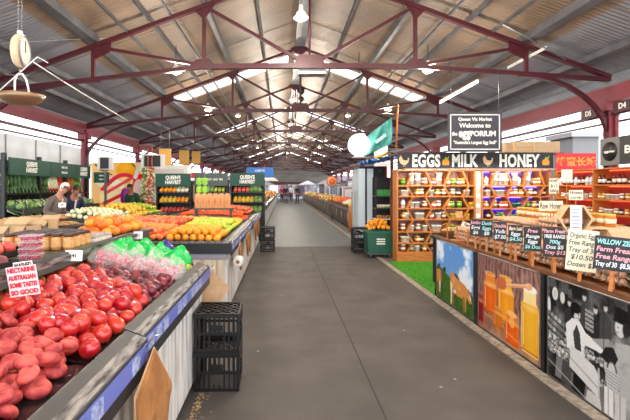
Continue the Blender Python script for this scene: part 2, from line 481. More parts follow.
# columns
def make_column():
    T = empty('steel_column', 'x', 'column')
    MB().box(-.07,.07,-.09,-.06,0,3.2).box(-.07,.07,.06,.09,0,3.2).box(-.02,.02,-.06,.06,0,3.2).build('shaft', M['fascia'], T)
    MB().box(-.16,.16,-.14,.14,3.02,3.2).build('head_plate', M['fascia'], T)
    MB().box(-.14,.14,-.14,.14,0,.03).build('base_plate', M['fascia'], T)
    MB().tube([(.1,-.16,3.3),(.1,-.16,3.05),(.04,-.13,2.9),(.04,-.13,.0)], .035, 8).build('downpipe', M['fascia'], T)
    return T
col = Proto(make_column())
for i in range(NT):
    col.put((XL, T0+TS*i, 0), label='pinkish red steel column under the left eave, %s from the camera' % ORD[i], group='columns of the left eave')
for i in range(NT):
    col.put((XR, T0+TS*i, 0), label='pinkish red steel column under the right eave, %s from the camera' % ORD[i], group='columns of the right eave')
# bay number plates D5 D4 beside the right column
for i, (yy, t, lab) in enumerate(((9.2,'D5','small dark bay plate reading D5 left of the near right column'),(8.28,'D4','small dark bay plate reading D4 right of the near right column'))):
    pl = empty('bay_plate', lab, 'sign', (XR-.105, yy, 3.05), 0)
    MB().box(-.01,.01,-.23,.23,-.10,.10).build('board', mat('plate%d' % i, (70,34,44), rough=.5), pl)
    text('lettering', t, .15, M['text'], pl, (-.014,0,0), (PI/2,0,-PI/2), off=.004)

# pendant lamps
lampglass = mat_emit('lampglow', (255,232,196), 14)
def make_lamp(z):
    T = empty('high_bay_lamp', 'x', 'lamp')
    MB().lathe([(.02,.22),(.035,.2),(.04,.12),(.07,.10),(.115,.02),(.12,0),(.112,0),(.03,.09)], n=16).build('lamp_shade', M['white'], T)
    MB().lathe([(.10,.012),(.09,-.02),(.05,-.042),(.0,-.05)], n=14).build('bulb', lampglass, T)
    MB().tube([(0,0,.22),(0,0,z)], .008, 6).build('hanging_rod', M['black'], T)
    return T
lp = Proto(make_lamp(.55))
spots = [(301,18,7.2,'pendant lamp glowing high above the middle of the aisle, nearest to the camera'),
         (176,72,9.2,'pendant lamp glowing under the left roof slope, nearest of the left row'),
         (428,71,9.2,'pendant lamp glowing under the right roof slope, nearest of the right row'),
         (293,100,14.5,'pendant lamp on the ridge line just above the second truss chord'),
         (208,110,14.2,'pendant lamp on the left slope beside the second truss'),
         (388,110,14.2,'pendant lamp on the right slope beside the teal flag')]
def P(x, y, Y): return ((x-283)*Y/440, Y, 1.5-(y-188)*Y/440)
for x, y, Y, lab in spots: lp.put(P(x,y,Y), label=lab)
for i in range(7):
    Y = 19.2+5*i
    for off, w in ((0,'ridge'),(-2.4,'left'),(2.4,'right')):
        lp.put((RX-.1+off, Y, roof_h(abs(off))-.6 if off else 5.0), label='distant pendant lamp on the %s line, number %s down the shed' % (w, ORD[i+1]), group='distant pendant lamps')
pls = []
def light(name, kind, loc, e, col=(1,.9,.76), size=.2, rot=None):
    l = bpy.data.lights.new(name, kind); l.energy = e; l.color = col
    if kind == 'POINT': l.shadow_soft_size = size
    if kind == 'SUN': l.angle = size
    o = bpy.data.objects.new(name, l); C.objects.link(o); o.location = loc
    if rot: o.rotation_euler = rot
    return o
for x, y, Y, lab in spots:
    p = P(x, y, Y); light('lamp_light', 'POINT', (p[0],p[1],p[2]-.14), 110)
for i in range(7):
    light('lamp_light', 'POINT', (RX-.1, 19.2+5*i, 4.3), 180)
# added lamp rows above the view, unseen, to brighten stalls and shelves
for x in (-2.2,.4,3.0):
    light('lamp_light', 'POINT', (x, 1.8, 4.2), 62)
    light('lamp_light', 'POINT', (x+.3, 5.2, 4.3), 110)
    lp.put((x+.3,5.2,4.44), label='added unseen pendant lamp above the near aisle, %s of the row before the first truss' % {-2.2:'left',.4:'middle',3.0:'right'}[x])
    lp.put((x,1.8,4.44), label='added unseen pendant lamp above the near stalls, %s of the row over the camera' % {-2.2:'left',.4:'middle',3.0:'right'}[x])

# grey transparent plastic chimney under the nearest truss (rectangular light fitting)
t = empty('hanging_light_box', 'wide pale rectangular light fitting hanging under the nearest truss', 'light', P(312,70,9.0))
MB().prism([(-.27,-.09),(.27,-.09),(.25,.08),(-.25,.08)], 'XZ', -.12, .12).build('diffuser', mat('diff', (214,216,216), rough=.5), t)
MB().box(-.28,.28,-.13,.13,-.11,-.088).build('frame', M['steel'], t)
MB().box(-.15,-.13,-.01,.01,.08,.2).build('hanger', M['maroon'], t); MB().box(.13,.15,-.01,.01,.08,.2).build('hanger', M['maroon'], t)
# hook block below
t = empty('pulley_block', 'small black pulley hanging on a cord beneath the second truss apex', 'pulley', P(301,96,14))
MB().lathe([(.03,-.03),(.12,-.03),(.12,.03),(.03,.03)], c=(0,0,.17), axis='Y').lathe([(.02,-.03),(.09,-.03),(.09,.03),(.02,.03)], c=(0,0,-.1), axis='Y').build('wheel', M['black'], t)
MB().tube([(0,0,1.5),(0,0,-.25)], .014, 6).build('cord', M['black'], t)
# fluorescent battens
tube_e = mat_emit('fluoro', (255,250,240), 5)
def batten(a, b, lab, on=True):
    a = Vector(a); b = Vector(b); mid = (a+b)/2
    t = empty('fluorescent_batten', lab, 'light', mid)
    MB().bar(a-mid+Vector((0,0,.03)), b-mid+Vector((0,0,.03)), .03, .025).build('housing', M['white'], t)
    MB().tube([a-mid, b-mid], .011, 8).build('tube', tube_e if on else M['white'], t)
batten(P(440,103,7.6), P(478,82,7.0), 'glowing fluorescent batten on the right slope above the blackboard sign')
batten((4.9,8.2,4.1), (4.9,9.6,4.1), 'unlit fluorescent batten hung between purlins near the right eave', False)
solo('conduit', MB().tube([P(33,62,5.2),P(64,82,6.4)], .008, 6).tube([P(64,82,6.4),P(128,121,10.5)], .010, 6), M['white'], 'long thin white conduit along the left eave purlins', 'conduit')
# tie rods
for i, (a, b) in enumerate((((-4.9,7.6,4.0),(-3.0,9.4,4.75)),((3.9,7.8,4.4),(5.4,8.4,3.95)))):
    solo('conduit', MB().tube([a,b], .012, 6), M['steel'], ['thin steel conduit crossing the left roof slope','thin steel conduit crossing the right roof slope'][i], 'conduit')
# ================================================================= left stalls
M['ticket'] = mat('ticket', (186,194,226), rough=.4, c2=(110,120,170), scale=60)
M['stripblue'] = mat('price_strip', (104,116,190), rough=.35)
M['whitewash'] = mat('whitewash', (226,224,220), rough=.75, c2=(150,144,140), scale=7, stretch=(2.2,2.2,.28), lo=.42, hi=.72)
M['warmwash'] = mat('warmwash', (226,208,184), rough=.75, c2=(186,160,130), scale=7, stretch=(2.2,2.2,.28), lo=.42, hi=.72)
def planks(b, axis, fixed0, fixed1, a0, a1, z0, z1, w=.12):
    a = a0; g = .004
    while a < a1-.005:
        e = min(a+w, a1)
        if axis == 'Y': b.box(fixed0, fixed1, a+g/2, e-g/2, z0, z1)
        else: b.box(a+g/2, e-g/2, fixed0, fixed1, z0, z1)
        a = e
def counter(label, X, y0, y1, depth, h, front='whitewash', group=None, strip=True, tilt=.07, endrail=False, cards=True):
    """a sloping market counter whose front faces the aisle (towards +X)"""
    T = empty('fruit_counter', label, 'counter', (X, y0, 0), 0, group); L = y1-y0
    b = MB(); planks(b, 'Y', -.085, -.06, .0, L, .05, h-.14); b.build('plank_front', M[front], T)
    b = MB(); planks(b, 'X', .0, .02, -depth, -.085, .05, h-.14); b.build('plank_end', M['warmwash' if endrail else front], T); b = MB(); planks(b, 'X', L-.02, L, -depth, -.085, .05, h-.14); b.build('plank_end', M['warmwash' if endrail else front], T)
    MB().box(-depth,-.09,.03,L-.03,0,.06).build('kickboard', M['black'], T)
    MB().prism([(-.10,h+.025),(-.09,h+.035),(0,h),(0,h-.145),(-.02,h-.145),(-.02,h-.02),(-.10,h+.0)], 'XZ', 0, L).build('front_rail', [M['raildark']], T)
    MB().prism([(-.098,h+.029),(-.096,h+.034),(-.004,h+.0045),(-.006,h-.001)], 'XZ', .002, L-.002).build('rail_capping', M['railmetal'], T)
    if strip:
        s = MB().box(0,.006,.01,L-.01,h-.082,h-.014); st = s.build('price_strip', M['stripblue'], T)
        a = .04
        while a < L-.15:
            MB().box(.006,.0085,a,a+.085,h-.078,h-.018).build('price_ticket', M['ticket'], st); a += R.choice((.13,.24,.3,.36))
    # display bed, rising towards the back
    MB().prism([(-.10,h-.03),(-.10,h-.01),(-depth,h+tilt),(-depth,h+tilt-.03)], 'XZ', .01, L-.01).build('display_bed', M['black'], T)
    if endrail:
        MB().box(-depth,-.0,-.03,-.001,h-.12,h+.02).build('end_rail', M['raildark'], T)
        MB().box(-depth,-.0,-.045,-.03,h+.0,h+.03).build('rail_capping', M['railmetal'], T)
        MB().box(-depth,-.06,-.012,-.001,h-.19,h-.12).build('end_strip', mat('endstrip',(150,144,156),rough=.5), T)
    MB().box(-depth-.02,-depth,.0,L,0.02,h+tilt+.03).build('back_panel', M['black'], T)
    return T
counter('nearest left fruit counter with flat peaches, blue price strip and whitewashed planks', -.585, .75, 1.90, .82, .85, tilt=.035)
counter('second module of the near left fruit counter, holding nectarines, plums and bagged grapes', -.61, 1.93, 3.66, .80, .85, tilt=.035)
counter('second left fruit counter with peaches, oranges and green apples and planked end wall', -.60, 5.18, 8.5, 2.1, .85, front='whitewash', endrail=True, tilt=.06)
counter('third left counter heaped with carrots and chillies, behind the green apples', -.60, 8.75, 11.9, 1.9, .85, front='whitewash', endrail=True, tilt=.06)
counter('left middle produce counter heaped with corn and squash behind the orange pile', -2.95, 7.7, 11.2, .95, .86, front='whitewash', endrail=True, strip=False, tilt=.12)
for i, (a, b_) in enumerate(((13.2,19),(19.5,27),(27.5,37),(37.5,54))):
    counter(['left aisle counter beyond the crates, loaded with oranges and pale fruit','long left aisle counter past the blue sign','long left aisle counter in the far middle of the shed','most distant left aisle counter'][i], -.62, a, b_, 1.7, .85, strip=False, tilt=.2)

# ---- fruit
def fruit_obj(name, m, r, kind='round', sticker=None):
    b = MB(); n, k = 16, 11
    prof = []
    for i in range(k+1):
        t = PI*i/k; rr = r*math.sin(t); z = -r*math.cos(t)
        if kind == 'round':
            z *= .93; z -= r*.16*math.exp(-(rr/(r*.22))**2)*(1 if z > 0 else -.3)
        elif kind == 'flat':
            z *= .58; z -= r*.46*math.exp(-(rr/(r*.30))**2)*(1 if z > 0 else -.6)
        elif kind == 'pear': rr *= (1-.28*max(0, z/r)); z *= 1.18
        elif kind == 'long': z *= 3.2; rr *= (1-.35*(z/(3.2*r)+1)/2)
        elif kind == 'plum': z *= 1.08
        elif kind == 'rib': z *= .8; z -= r*.2*math.exp(-(rr/(r*.3))**2)*(1 if z > 0 else -.3)
        prof.append((max(rr,0), z))
    b.lathe(prof, n=n)
    if kind in ('round','flat','plum'):      # suture line
        for i, v in enumerate(b.v):
            a = math.atan2(v[1], v[0]); q = 1-.07*math.exp(-(a/.22)**2)
            b.v[i] = (v[0]*q, v[1]*q, v[2])
    if kind == 'rib':
        for i, v in enumerate(b.v):
            a = math.atan2(v[1], v[0]); q = 1-.06*abs(math.sin(4*a)); b.v[i] = (v[0]*q, v[1]*q, v[2])
    o = b.build(name, m)
    if sticker:
        s = MB(); t = PI*.30; rr, z = r*1.012*math.sin(t), r*.95*math.cos(t)
        s.lathe([(0,.0012),(.0105,.0006),(.011,-.001)], n=12, smooth=False)
        so = s.build('sticker', sticker, o, loc=(rr,0,z), rot=(0,t,0))
    return o
FR = {}
FR['flat'] = mat('flat_peach', (146,30,42), rough=.6, c2=(212,88,78), scale=22, lo=.4, hi=.62, rnd=.5)
FR['nect'] = mat('nectarine', (170,14,28), rough=.22, coat=.4, c2=(222,66,34), scale=11, rnd=.55, lo=.45, hi=.75)
FR['plum'] = mat('plum', (64,9,28), rough=.3, coat=.3, c2=(132,20,40), scale=14, rnd=.5)
FR['peach'] = mat('yellow_peach', (226,84,52), rough=.5, c2=(240,150,70), scale=14, rnd=.6)
FR['orange'] = mat('orange', (244,146,24), rough=.45, c2=(248,168,44), scale=9, rnd=.4, bump=.3, bscale=180)
FR['apple'] = mat('green_apple', (160,190,44), rough=.3, c2=(206,204,70), scale=9, rnd=.6)
FR['yellow'] = mat('yellow_fruit', (236,200,70), rough=.4, c2=(226,170,50), scale=9, rnd=.5)
FR['redapple'] = mat('red_apple', (206,50,46), rough=.3, c2=(232,140,80), scale=9, rnd=.6)
FR['carrot'] = mat('carrot', (232,96,30), rough=.5, c2=(220,70,24), scale=20, rnd=.5)
FR['fig'] = mat('fig', (88,44,60), rough=.55, c2=(170,92,78), scale=18, rnd=.8)
FR['blush'] = mat('blush', (232,120,92), rough=.5, c2=(214,66,66), scale=14, rnd=.8)
FR['leaf'] = mat('leafgreen', (70,126,40), rough=.5, c2=(120,166,66), scale=10, rnd=.6)
FR['leafdark'] = mat('leafdark', (40,84,38), rough=.5, c2=(92,130,78), scale=10, rnd=.6)
FR['pale'] = mat('palegreen', (206,214,160), rough=.5, c2=(236,232,206), scale=10, rnd=.6)
FR['purple'] = mat('purplecabbage', (110,50,110), rough=.5, c2=(140,80,140), scale=10)
FR['sweet'] = mat('sweetpotato', (206,116,66), rough=.6, c2=(186,90,60), scale=10, rnd=.5)
stick = mat('stickerwhite', (236,236,244), rough=.35, c2=(110,120,200), scale=60)
FP = {}
def proto(key, *a, **k):
    if key not in FP:
        FP[key] = Proto(fruit_obj(*a, **k))
        FP[key].o['category'] = {'flat':'peach','nect':'nectarine','nect2':'nectarine','plum':'plum','peach':'peach','orange':'orange','apple':'apple','yellow':'squash','redapple':'apple','carrot':'carrot','fig':'fig','blush':'peach','persimmon':'fruit','pale':'squash','bread':'bread','ginger':'ginger'}[key]
    return FP[key]
proto('flat','flat_peach',FR['flat'],.040,'flat'); proto('nect','nectarine',FR['nect'],.039,'round',stick)
proto('nect2','nectarine',FR['nect'],.039,'round')
proto('plum','plum',FR['plum'],.031,'plum'); proto('peach','peach',FR['peach'],.040,'round')
proto('orange','orange',FR['orange'],.042,'ball'); proto('apple','green_apple',FR['apple'],.038,'round')
proto('yellow','yellow_squash',FR['yellow'],.045,'pear'); proto('redapple','red_apple',FR['redapple'],.038,'round')
proto('carrot','carrot',FR['carrot'],.018,'long'); proto('fig','fig',FR['fig'],.034,'pear')
proto('blush','blush_peach',FR['blush'],.04,'round'); FR['deep'] = mat('deep_orange', (236,104,20), rough=.4, c2=(246,156,40), scale=6, rnd=1.2)
proto('persimmon','persimmon',FR['deep'],.05,'rib')
proto('pale','pale_squash',FR['pale'],.045,'round')
def pile(key, x0, x1, y0, y1, hf, label, cat, group, r=.04, layers=2, dome=0, flatrot=.5, mask=None, cap=400, sp=1.93, thin=False, jit=.14):
    n = 0; pr = FP[key]
    for L in range(layers):
        row = 0; y = y0+r+L*r*1.0
        while y < y1-r-L*r*.6+.001:
            x = x0+r+(r if row % 2 else 0)+L*r*.9
            while x < x1-r-L*r*.5+.001:
                jj = jit*(1+1.2*L); px = x+R.uniform(-jj,jj)*r; py = y+R.uniform(-jj,jj)*r
                u = (px-x0)/(x1-x0)*2-1; v = (py-y0)/(y1-y0)*2-1
                if (mask is None or mask(px, py)) and (L == 0 or R.random() > .1) and n < cap and (L == layers-1 or not thin or max(abs(u),abs(v)) > .78 or u > .5) and (L == 0 or dome == 0 or max(abs(u),abs(v)) < 1-.16*L):
                    z = hf(px, py)+r*.92+L*r*1.25+dome*(1-u*u)*(1-v*v)+R.uniform(-.05,.1)*r
                    if key == 'flat': z -= r*.34
                    rot = (R.gauss(0,flatrot), R.gauss(0,flatrot), R.uniform(0,6.28))
                    if key in ('carrot','ginger'): rot = (PI/2+R.uniform(-.2,.2), 0, PI/2+R.uniform(-.5,.5)); z -= r*.5
                    (pr if key != 'nect' or R.random() < .22 else FP['nect2']).put((px,py,z), rot, R.uniform(.86,1.1), label, group)['category'] = cat; n += 1
                x += r*sp*(1.02)
            y += r*sp*.87; row += 1
    return n
bed = lambda X, depth, h, tilt: (lambda x, y: h-.01+(tilt)*max(0, (X-.10-x))/(depth-.10)+.002)
b1 = bed(-.585,.82,.85,.035); b2 = bed(-.61,.80,.85,.035); b3 = bed(-.6,2.1,.85,.06); b3b = bed(-.6,1.9,.85,.06); b4 = bed(-2.95,.95,.86,.12)
# black moulded liner trays under the near fruit
for i, (xa, xb, ya, yb, bb, lab) in enumerate(((-1.36,-.70,.80,1.60,b1,'black moulded liner tray under the flat peaches'),(-1.36,-.70,1.62,2.52,b2,'black moulded liner tray under the nectarines'),(-1.36,-.71,2.54,3.5,b2,'black moulded liner tray under the plums'))):
    t = MB(); nx, ny = 22, 28; vs = []
    for a in range(nx+1):
        for c in range(ny+1):
            x = xa+(xb-xa)*a/nx; y = ya+(yb-ya)*c/ny
            vs.append((x, y, bb(x,y)+.012+.006*math.sin(x*78)*math.sin(y*78)))
    t.add(vs, [(a*(ny+1)+c, a*(ny+1)+c+1, (a+1)*(ny+1)+c+1, (a+1)*(ny+1)+c) for a in range(nx) for c in range(ny)], smooth=True)
    solo('liner_tray', t, mat('liner%d'%i, (28,27,30), rough=.18), lab, 'tray')
up = lambda f, d: (lambda x, y: f(x,y)+d)
heap1 = lambda x, y: b1(x,y)+.012
heap2 = lambda x, y: b2(x,y)+.012+.015*min(1,max(0,(-.76-x)/.35))
MK = lambda a, b_, k, side: (lambda x, y: (y > a+(-.75-x)*k) if side > 0 else (y < a+(-.75-x)*k))
pile('flat', -1.36,-.695,.92,2.2, heap1, 'flattened pinkish red peach in the heap nearest the camera on the left counter','peach','flat peaches on the near left counter', .040, 2, flatrot=.3, mask=MK(1.60,0,.8,-1), jit=.22)
pile('nect', -1.36,-.695,1.58,3.1, heap2, 'glossy red nectarine with a small sticker in the big heap on the near left counter','nectarine','nectarines on the near left counter', .039, 2, flatrot=.6, jit=.25, mask=lambda x,y: MK(1.60,0,.8,1)(x,y) and MK(2.36,0,.95,-1)(x,y))
pile('plum', -1.36,-.70,2.34,3.3, up(heap2,-.01), 'dark red plum in the heap between the nectarines and the bagged grapes','plum','plums on the near left counter', .031, 2, flatrot=.6, jit=.25, mask=lambda x,y: MK(2.38,0,.95,1)(x,y) and MK(2.90,0,.6,-1)(x,y))

# ---- bagged grapes
def crumpled_bag(name, c, seed, label, group=None, alpha=.55, sx=.13, sy=.10, sz=.07):
    rr = random.Random(seed); bm = bmesh.new(); bmesh.ops.create_icosphere(bm, subdivisions=4, radius=1)
    ph = [(rr.uniform(-4,4), rr.uniform(-4,4), rr.uniform(-4,4), rr.uniform(0,6)) for _ in range(9)]
    for v in bm.verts:
        d = v.co.normalized(); s = 1
        for k, (a,b_,c_,p) in enumerate(ph): s += .06*abs(math.sin(a*d.x*1.6+b_*d.y*1.6+c_*d.z*1.6+p))**.6*(1 if k % 2 else -1)
        f = max(0, d.z-.55)*1.6                # gathered neck
        v.co = Vector((d.x*s*sx*(1-f*.8), d.y*s*sy*(1-f*.6), max(d.z*s,-.55)*sz*(1+f)))
    b = MB(); b.frombm(bm, 0, True)
    m, nt, bs = _new(name+'_film%d' % seed)
    bs.inputs['Base Color'].default_value = lin(c); bs.inputs['Roughness'].default_value = .12; bs.inputs['Alpha'].default_value = alpha
    bs.inputs['Specular IOR Level'].default_value = .8
    bp = nt.nodes.new('ShaderNodeBump'); bp.inputs['Strength'].default_value = .9; bp.inputs['Distance'].default_value = .02
    v = nt.nodes.new('ShaderNodeTexVoronoi'); v.inputs['Scale'].default_value = 14; tc = nt.nodes.new('ShaderNodeTexCoord')
    nt.links.new(tc.outputs['Object'], v.inputs['Vector']); nt.links.new(v.outputs['Distance'], bp.inputs['Height']); nt.links.new(bp.outputs['Normal'], bs.inputs['Normal'])
    o = b.build(name, m); tag(o, label, 'bag', group)
    return o
def grapes(c, n, parent, sx, sy, sz, seed):
    rr = random.Random(seed); b = MB()
    for i in range(n):
        a = rr.uniform(0,6.28); q = rr.uniform(0,.8)**.6; b.ball((sx*.75*q*math.cos(a), sy*.75*q*math.sin(a), rr.uniform(-.5,.6)*sz), .014, 8, 6)
    return b.build('grape_bunch', mat('grape%d' % seed, c, rough=.3), parent)
bags = [('clear',(244,240,240),(214,50,80),'clear crumpled bag of red grapes in the row next to the plums',.20),
        ('green',(16,206,92),(110,190,60),'bright green crumpled bag of grapes at the back of the near left counter',.82)]
bp_ = {}
for kind, c, g, lab, al in bags:
    for v in range(2):
        o = crumpled_bag('grape_bag', c, 11+v+(5 if kind == 'green' else 0), lab, None, al)
        grapes(g if v == 0 else ((222,80,110) if kind == 'clear' else (150,210,90)), 26, o, .13, .10, .07, v+(7 if kind == 'green' else 1))
        bp_[kind, v] = Proto(o)
for x in range(4):
    for y in range(3):
        px = -.80-.145*x; py = 2.93+.13*y+.05*x+R.uniform(-.02,.02)
        bp_['clear', (x+y) % 2].put((px,py,b2(px,py)+.06+.02*x+R.uniform(0,.015)), (R.uniform(-.3,.3),R.uniform(-.3,.3),R.uniform(0,6)), R.uniform(.85,1.0), group='clear bags of red grapes')
for x in range(4):
    for y in range(2):
        px = -.83-.14*x; py = 3.34+.16*y
        bp_['green', (x+y) % 2].put((px,py,b2(px,py)+.075+.018*x+R.uniform(0,.02)), (R.uniform(-.3,.3),R.uniform(-.3,.3),R.uniform(0,6)), R.uniform(.95,1.1), group='green bags of grapes')
o = crumpled_bag('grape_bag', (62,40,150), 31, 'violet blue crumpled bag lying behind the green grape bags at the counter corner', None, .9, .07,.06,.06); o.location = (-.93,3.52,b2(-.93,3.52)+.14)
o = crumpled_bag('grape_bag', (210,226,90), 33, 'yellowish bag of white grapes at the counter corner below the green bags', None, .6, .07,.10,.04); grapes((206,214,90),20,o,.07,.10,.04,3); o.location = (-.775,3.42,b2(-.77,3.4)+.03)
pile('plum', -.86,-.71,3.52,3.64, b2, 'dark plum at the far corner of the near counter beside the violet bag','plum','plums at the far counter corner', .026, 1)

# ---- upper display ledge behind the near counter
t = empty('display_ledge', 'dark grey upper display ledge running behind the near fruit', 'shelf', (-1.42, 1.2, 0))
L = 2.85
MB().box(-1.3,0,0,L,1.045,1.075).build('shelf_board', M['tierdark'], t)
MB().prism([(0,1.09),(.03,1.085),(.045,1.0),(.03,.995),(-.02,1.04),(-.02,1.075)], 'XZ', 0, L).build('front_lip', M['tierdark'], t)
MB().box(.036,.046,0,L,1.035,1.075).build('price_channel', M['railmetal'], t)
for y in (.05,1.0,1.9,2.8): MB().box(-.10,-.06,y-.02,y+.02,.86,1.046).build('support_post', M['kraft'], t)
MB().box(-1.3,-.12,.02,L-.02,0,.9).build('base_cabinet', M['black'], t)
ZL = 1.0765
# loose orange fruit and apricots tucked under the ledge
pile('peach', -1.85,-1.40,1.3,3.9, lambda x,y: .90, 'orange yellow peach in the shade under the upper ledge','peach','peaches under the ledge', .040, 1)

# punnets of raspberries
def make_punnet():
    t = empty('raspberry_punnet', 'x', 'punnet')
    MB().prism([(-.046,.0),(.046,.0),(.053,.030),(-.053,.030)], 'XZ', -.05, .05).build('tub', mat_glassy('tubclear', (250,190,205), .1, .16), t)
    b = MB()
    for i in range(5):
        for j in range(5): b.ball((-.036+.018*i, -.036+.018*j, .017+R.uniform(-.002,.003)), .0105, 8, 6)
    b.build('raspberries', mat('rasp', (180,20,50), rough=.4, bump=.8, bscale=300), t)
    MB().rbox(-.055,.055,-.052,.052,.0305,.0365,.002).build('lid', mat_glassy('lidclear', (250,220,228), .15, .35), t)
    return t
pp = Proto(make_punnet())
for i in range(4): pp.put((-1.475, 2.58, ZL+.0005+.0375*i), (0,0,.1), 1, 'clear punnet of raspberries, %s of the stack of four on the ledge' % ['bottom','second from the bottom','third from the bottom','topmost'][i], 'raspberry punnets')

# jars with wax caps
def make_jar():
    t = empty('honey_jar', 'x', 'jar')
    MB().lathe([(.034,0),(.038,.004),(.038,.078),(.033,.088),(.030,.092)], n=18).build('glass', mat('jarhoney', (216,150,76), rough=.12, c2=(196,128,60), scale=20, coat=.6), t)
    MB().lathe([(.033,.091),(.0345,.093),(.0345,.108),(.032,.111),(.028,.1115)], n=18).build('lid', mat('jarlid', (70,44,38), rough=.35), t)
    MB().lathe([(.0386,.02),(.0386,.066)], n=18, caps=False).build('label', mat('jarlabel', (222,176,112), rough=.6, c2=(200,150,90), scale=30), t)
    return t
jp = Proto(make_jar())
for r_ in range(4):
    for c_ in range(6):
        jp.put((-1.47-.082*c_, 3.02+.084*r_, ZL), (0,0,R.uniform(0,6)), 1, 'tall amber honey jar with dark lid in the block on the ledge', 'amber jars on the ledge')
# figs and pale peaches in black trays
def black_tray(x0, x1, y0, y1, z, label, slope=0):
    b = MB(); w = .006
    b.box(x0,x1,y0,y1,z,z+.006).box(x0,x0+w,y0,y1,z,z+.035).box(x1-w,x1,y0,y1,z,z+.035).box(x0,x1,y0,y0+w,z,z+.035).box(x0,x1,y1-w,y1,z,z+.035)
    return solo('produce_tray', b, M['blackplastic'], label, 'tray')
black_tray(-1.83,-1.44,1.75,2.40,ZL, 'black plastic tray of figs on the ledge at the left edge')
pile('fig', -1.82,-1.45,1.77,2.38, lambda x,y: ZL+.006, 'purple brown fig in the black tray at the left edge','fig','figs on the ledge', .034, 1)
black_tray(-2.25,-1.66,2.44,2.95,ZL, 'black plastic tray of pink peaches behind the raspberry punnets')
pile('blush', -2.24,-1.68,2.46,2.93, lambda x,y: ZL+.006, 'pink peach in the tray behind the raspberry punnets','peach','pink peaches on the ledge', .036, 1)
# wrapped trays next to the jars
for i in range(3):
    for j in range(2):
        t = empty('wrapped_tray', 'film wrapped tray of pale fruit between the amber jars and the orange pile', 'tray', (-1.50-.13*j, 3.44+.0*i+.115*i, ZL+.002), 0, 'film wrapped trays')
        MB().rbox(-.055,.055,-.05,.05,0,.03,.006).build('tub', mat('wt%d%d'%(i,j), (236,226,216), rough=.3), t)
        b = MB()
        for a in range(2):
            for c_ in range(2): b.lathe([(.0,.048),(.014,.05),(.022,.044),(.026,.034)], c=(-.026+.052*a,-.024+.048*c_,0), n=12)
        b.build('fruit_halves', mat('wf%d%d'%(i,j), (206,150,130), rough=.3, c2=(110,120,110), scale=40), t)
        MB().rbox(-.056,.056,-.051,.051,.03,.054,.008).build('film', mat_glassy('film%d%d'%(i,j), (240,240,244), .08, .3), t)
# oranges on the ledge end, two tiers
t = solo('display_ledge', MB().box(-2.72,-1.36,3.62,4.62,1.045,1.075).box(-2.7,-1.4,3.65,4.6,0,1.04), M['tierdark'], 'far end of the dark upper ledge carrying the big pile of oranges', 'shelf')
pile('persimmon', -2.15,-1.42,3.72,4.58, lambda x,y: ZL, 'large ribbed orange fruit in the pile at the far end of the ledge','fruit','orange fruit pile on the ledge', .048, 2, sp=1.95, jit=.3, mask=lambda x,y: x > -.44*y)

# price cards on the near counter
def card(name, label, p, w, h, rot, lines, bgm=None, tilt=0, stick_len=0, cat='price card', sizes=None, cols=None, bold=.0012):
    t = empty(name, label, cat, p); t.rotation_euler = rot
    MB().box(-w/2,w/2,0,.003,-h/2,h/2).build('card', bgm or M['card'], t)
    if lines:
        n = len(lines)
        for i, s in enumerate(lines):
            sz = (sizes[i] if sizes else h/n*.85); z = h/2-h/n*(i+.5)
            cm = (cols[i] if cols else M['textblack'])
            o = text('lettering', s, sz, cm, t, (0,-.0012,z), (PI/2,0,0), ext=.0008, off=bold, fit=w*.92)
    if stick_len: MB().tube([(0,.006,h*.3),(0,.006,-h/2-stick_len)], .0035, 6).build('stick', M['kraft'], t)
    return t
p = P(23,281,1.95)
card('price_card', 'pink card with red lettering on a stick above the nectarines', p, .125, .135, (.1,-.12,.12), ['NECTARINE','AUSTRALIAN','SOME TASTE!','SO GOOD'], mat('pinkcard',(250,214,214),rough=.6), stick_len=.2, cols=[M['textred']]*4, bold=.0016)
card('price_card', 'small white card with black numerals behind the pink card', P(23.5,269,2.06), .085, .07, (.1,-.12,.12), ['WASHED','1.0.4.0'], cols=[M['textblack']]*2)
card('price_card', 'white handwritten price card clipped to the dark ledge below the amber jars', (-1.36,2.86,1.06), .105, .07, (-.1,.03,PI/2-1.35), ['.41'], sizes=[.03])
card('price_card', 'small white price card at the far end of the dark ledge', (-1.35,4.1,1.06), .08, .07, (-.1,.02,.25), ['21'], sizes=[.035])
card('price_card', 'pale price card lying near the purple produce on the middle counter', P(62,205,6.5), .1, .07, (-.1,.02,.2), ['.99'], sizes=[.035])

# cartons at the far left
for i, (x, y, Y, w, h) in enumerate(((6,233,3.6,.2,.12),(22,231,3.7,.2,.11),(44,222,5.2,.22,.12))):
    p = P(x, y, Y); t = empty('carton', ['large open carton at the left edge behind the ledge','open carton second from the left edge','small carton in front of the white haired man'][i], 'box', (p[0], p[1], ZL if i < 2 else 1.0))
    b = MB().box(-w/2,w/2,-.12,-.115,0,h).box(-w/2,w/2,.115,.12,0,h).box(-w/2,-w/2+.005,-.12,.12,0,h).box(w/2-.005,w/2,-.12,.12,0,h).box(-w/2,w/2,-.12,.12,0,.005)
    b.build('box_walls', M['cardboard'], t)
    MB().add([(-w/2,-.12,h),(w/2,-.12,h),(w/2,-.19,h-.05),(-w/2,-.19,h-.05)], [(0,1,2,3)]).build('flap', M['cardboard'], t, fix=False); MB().add([(-w/2,.12,h),(w/2,.12,h),(w/2,.2,h+.05),(-w/2,.2,h+.05)], [(0,1,2,3)]).build('flap', M['cardboard'], t, fix=False)
solo('prep_table', MB().box(-3.4,-2.75,3.4,6.2,.98,1.0).box(-3.35,-2.8,3.5,6.1,0,.98), M['tierdark'], 'dark table behind the ledge carrying cartons', 'table')

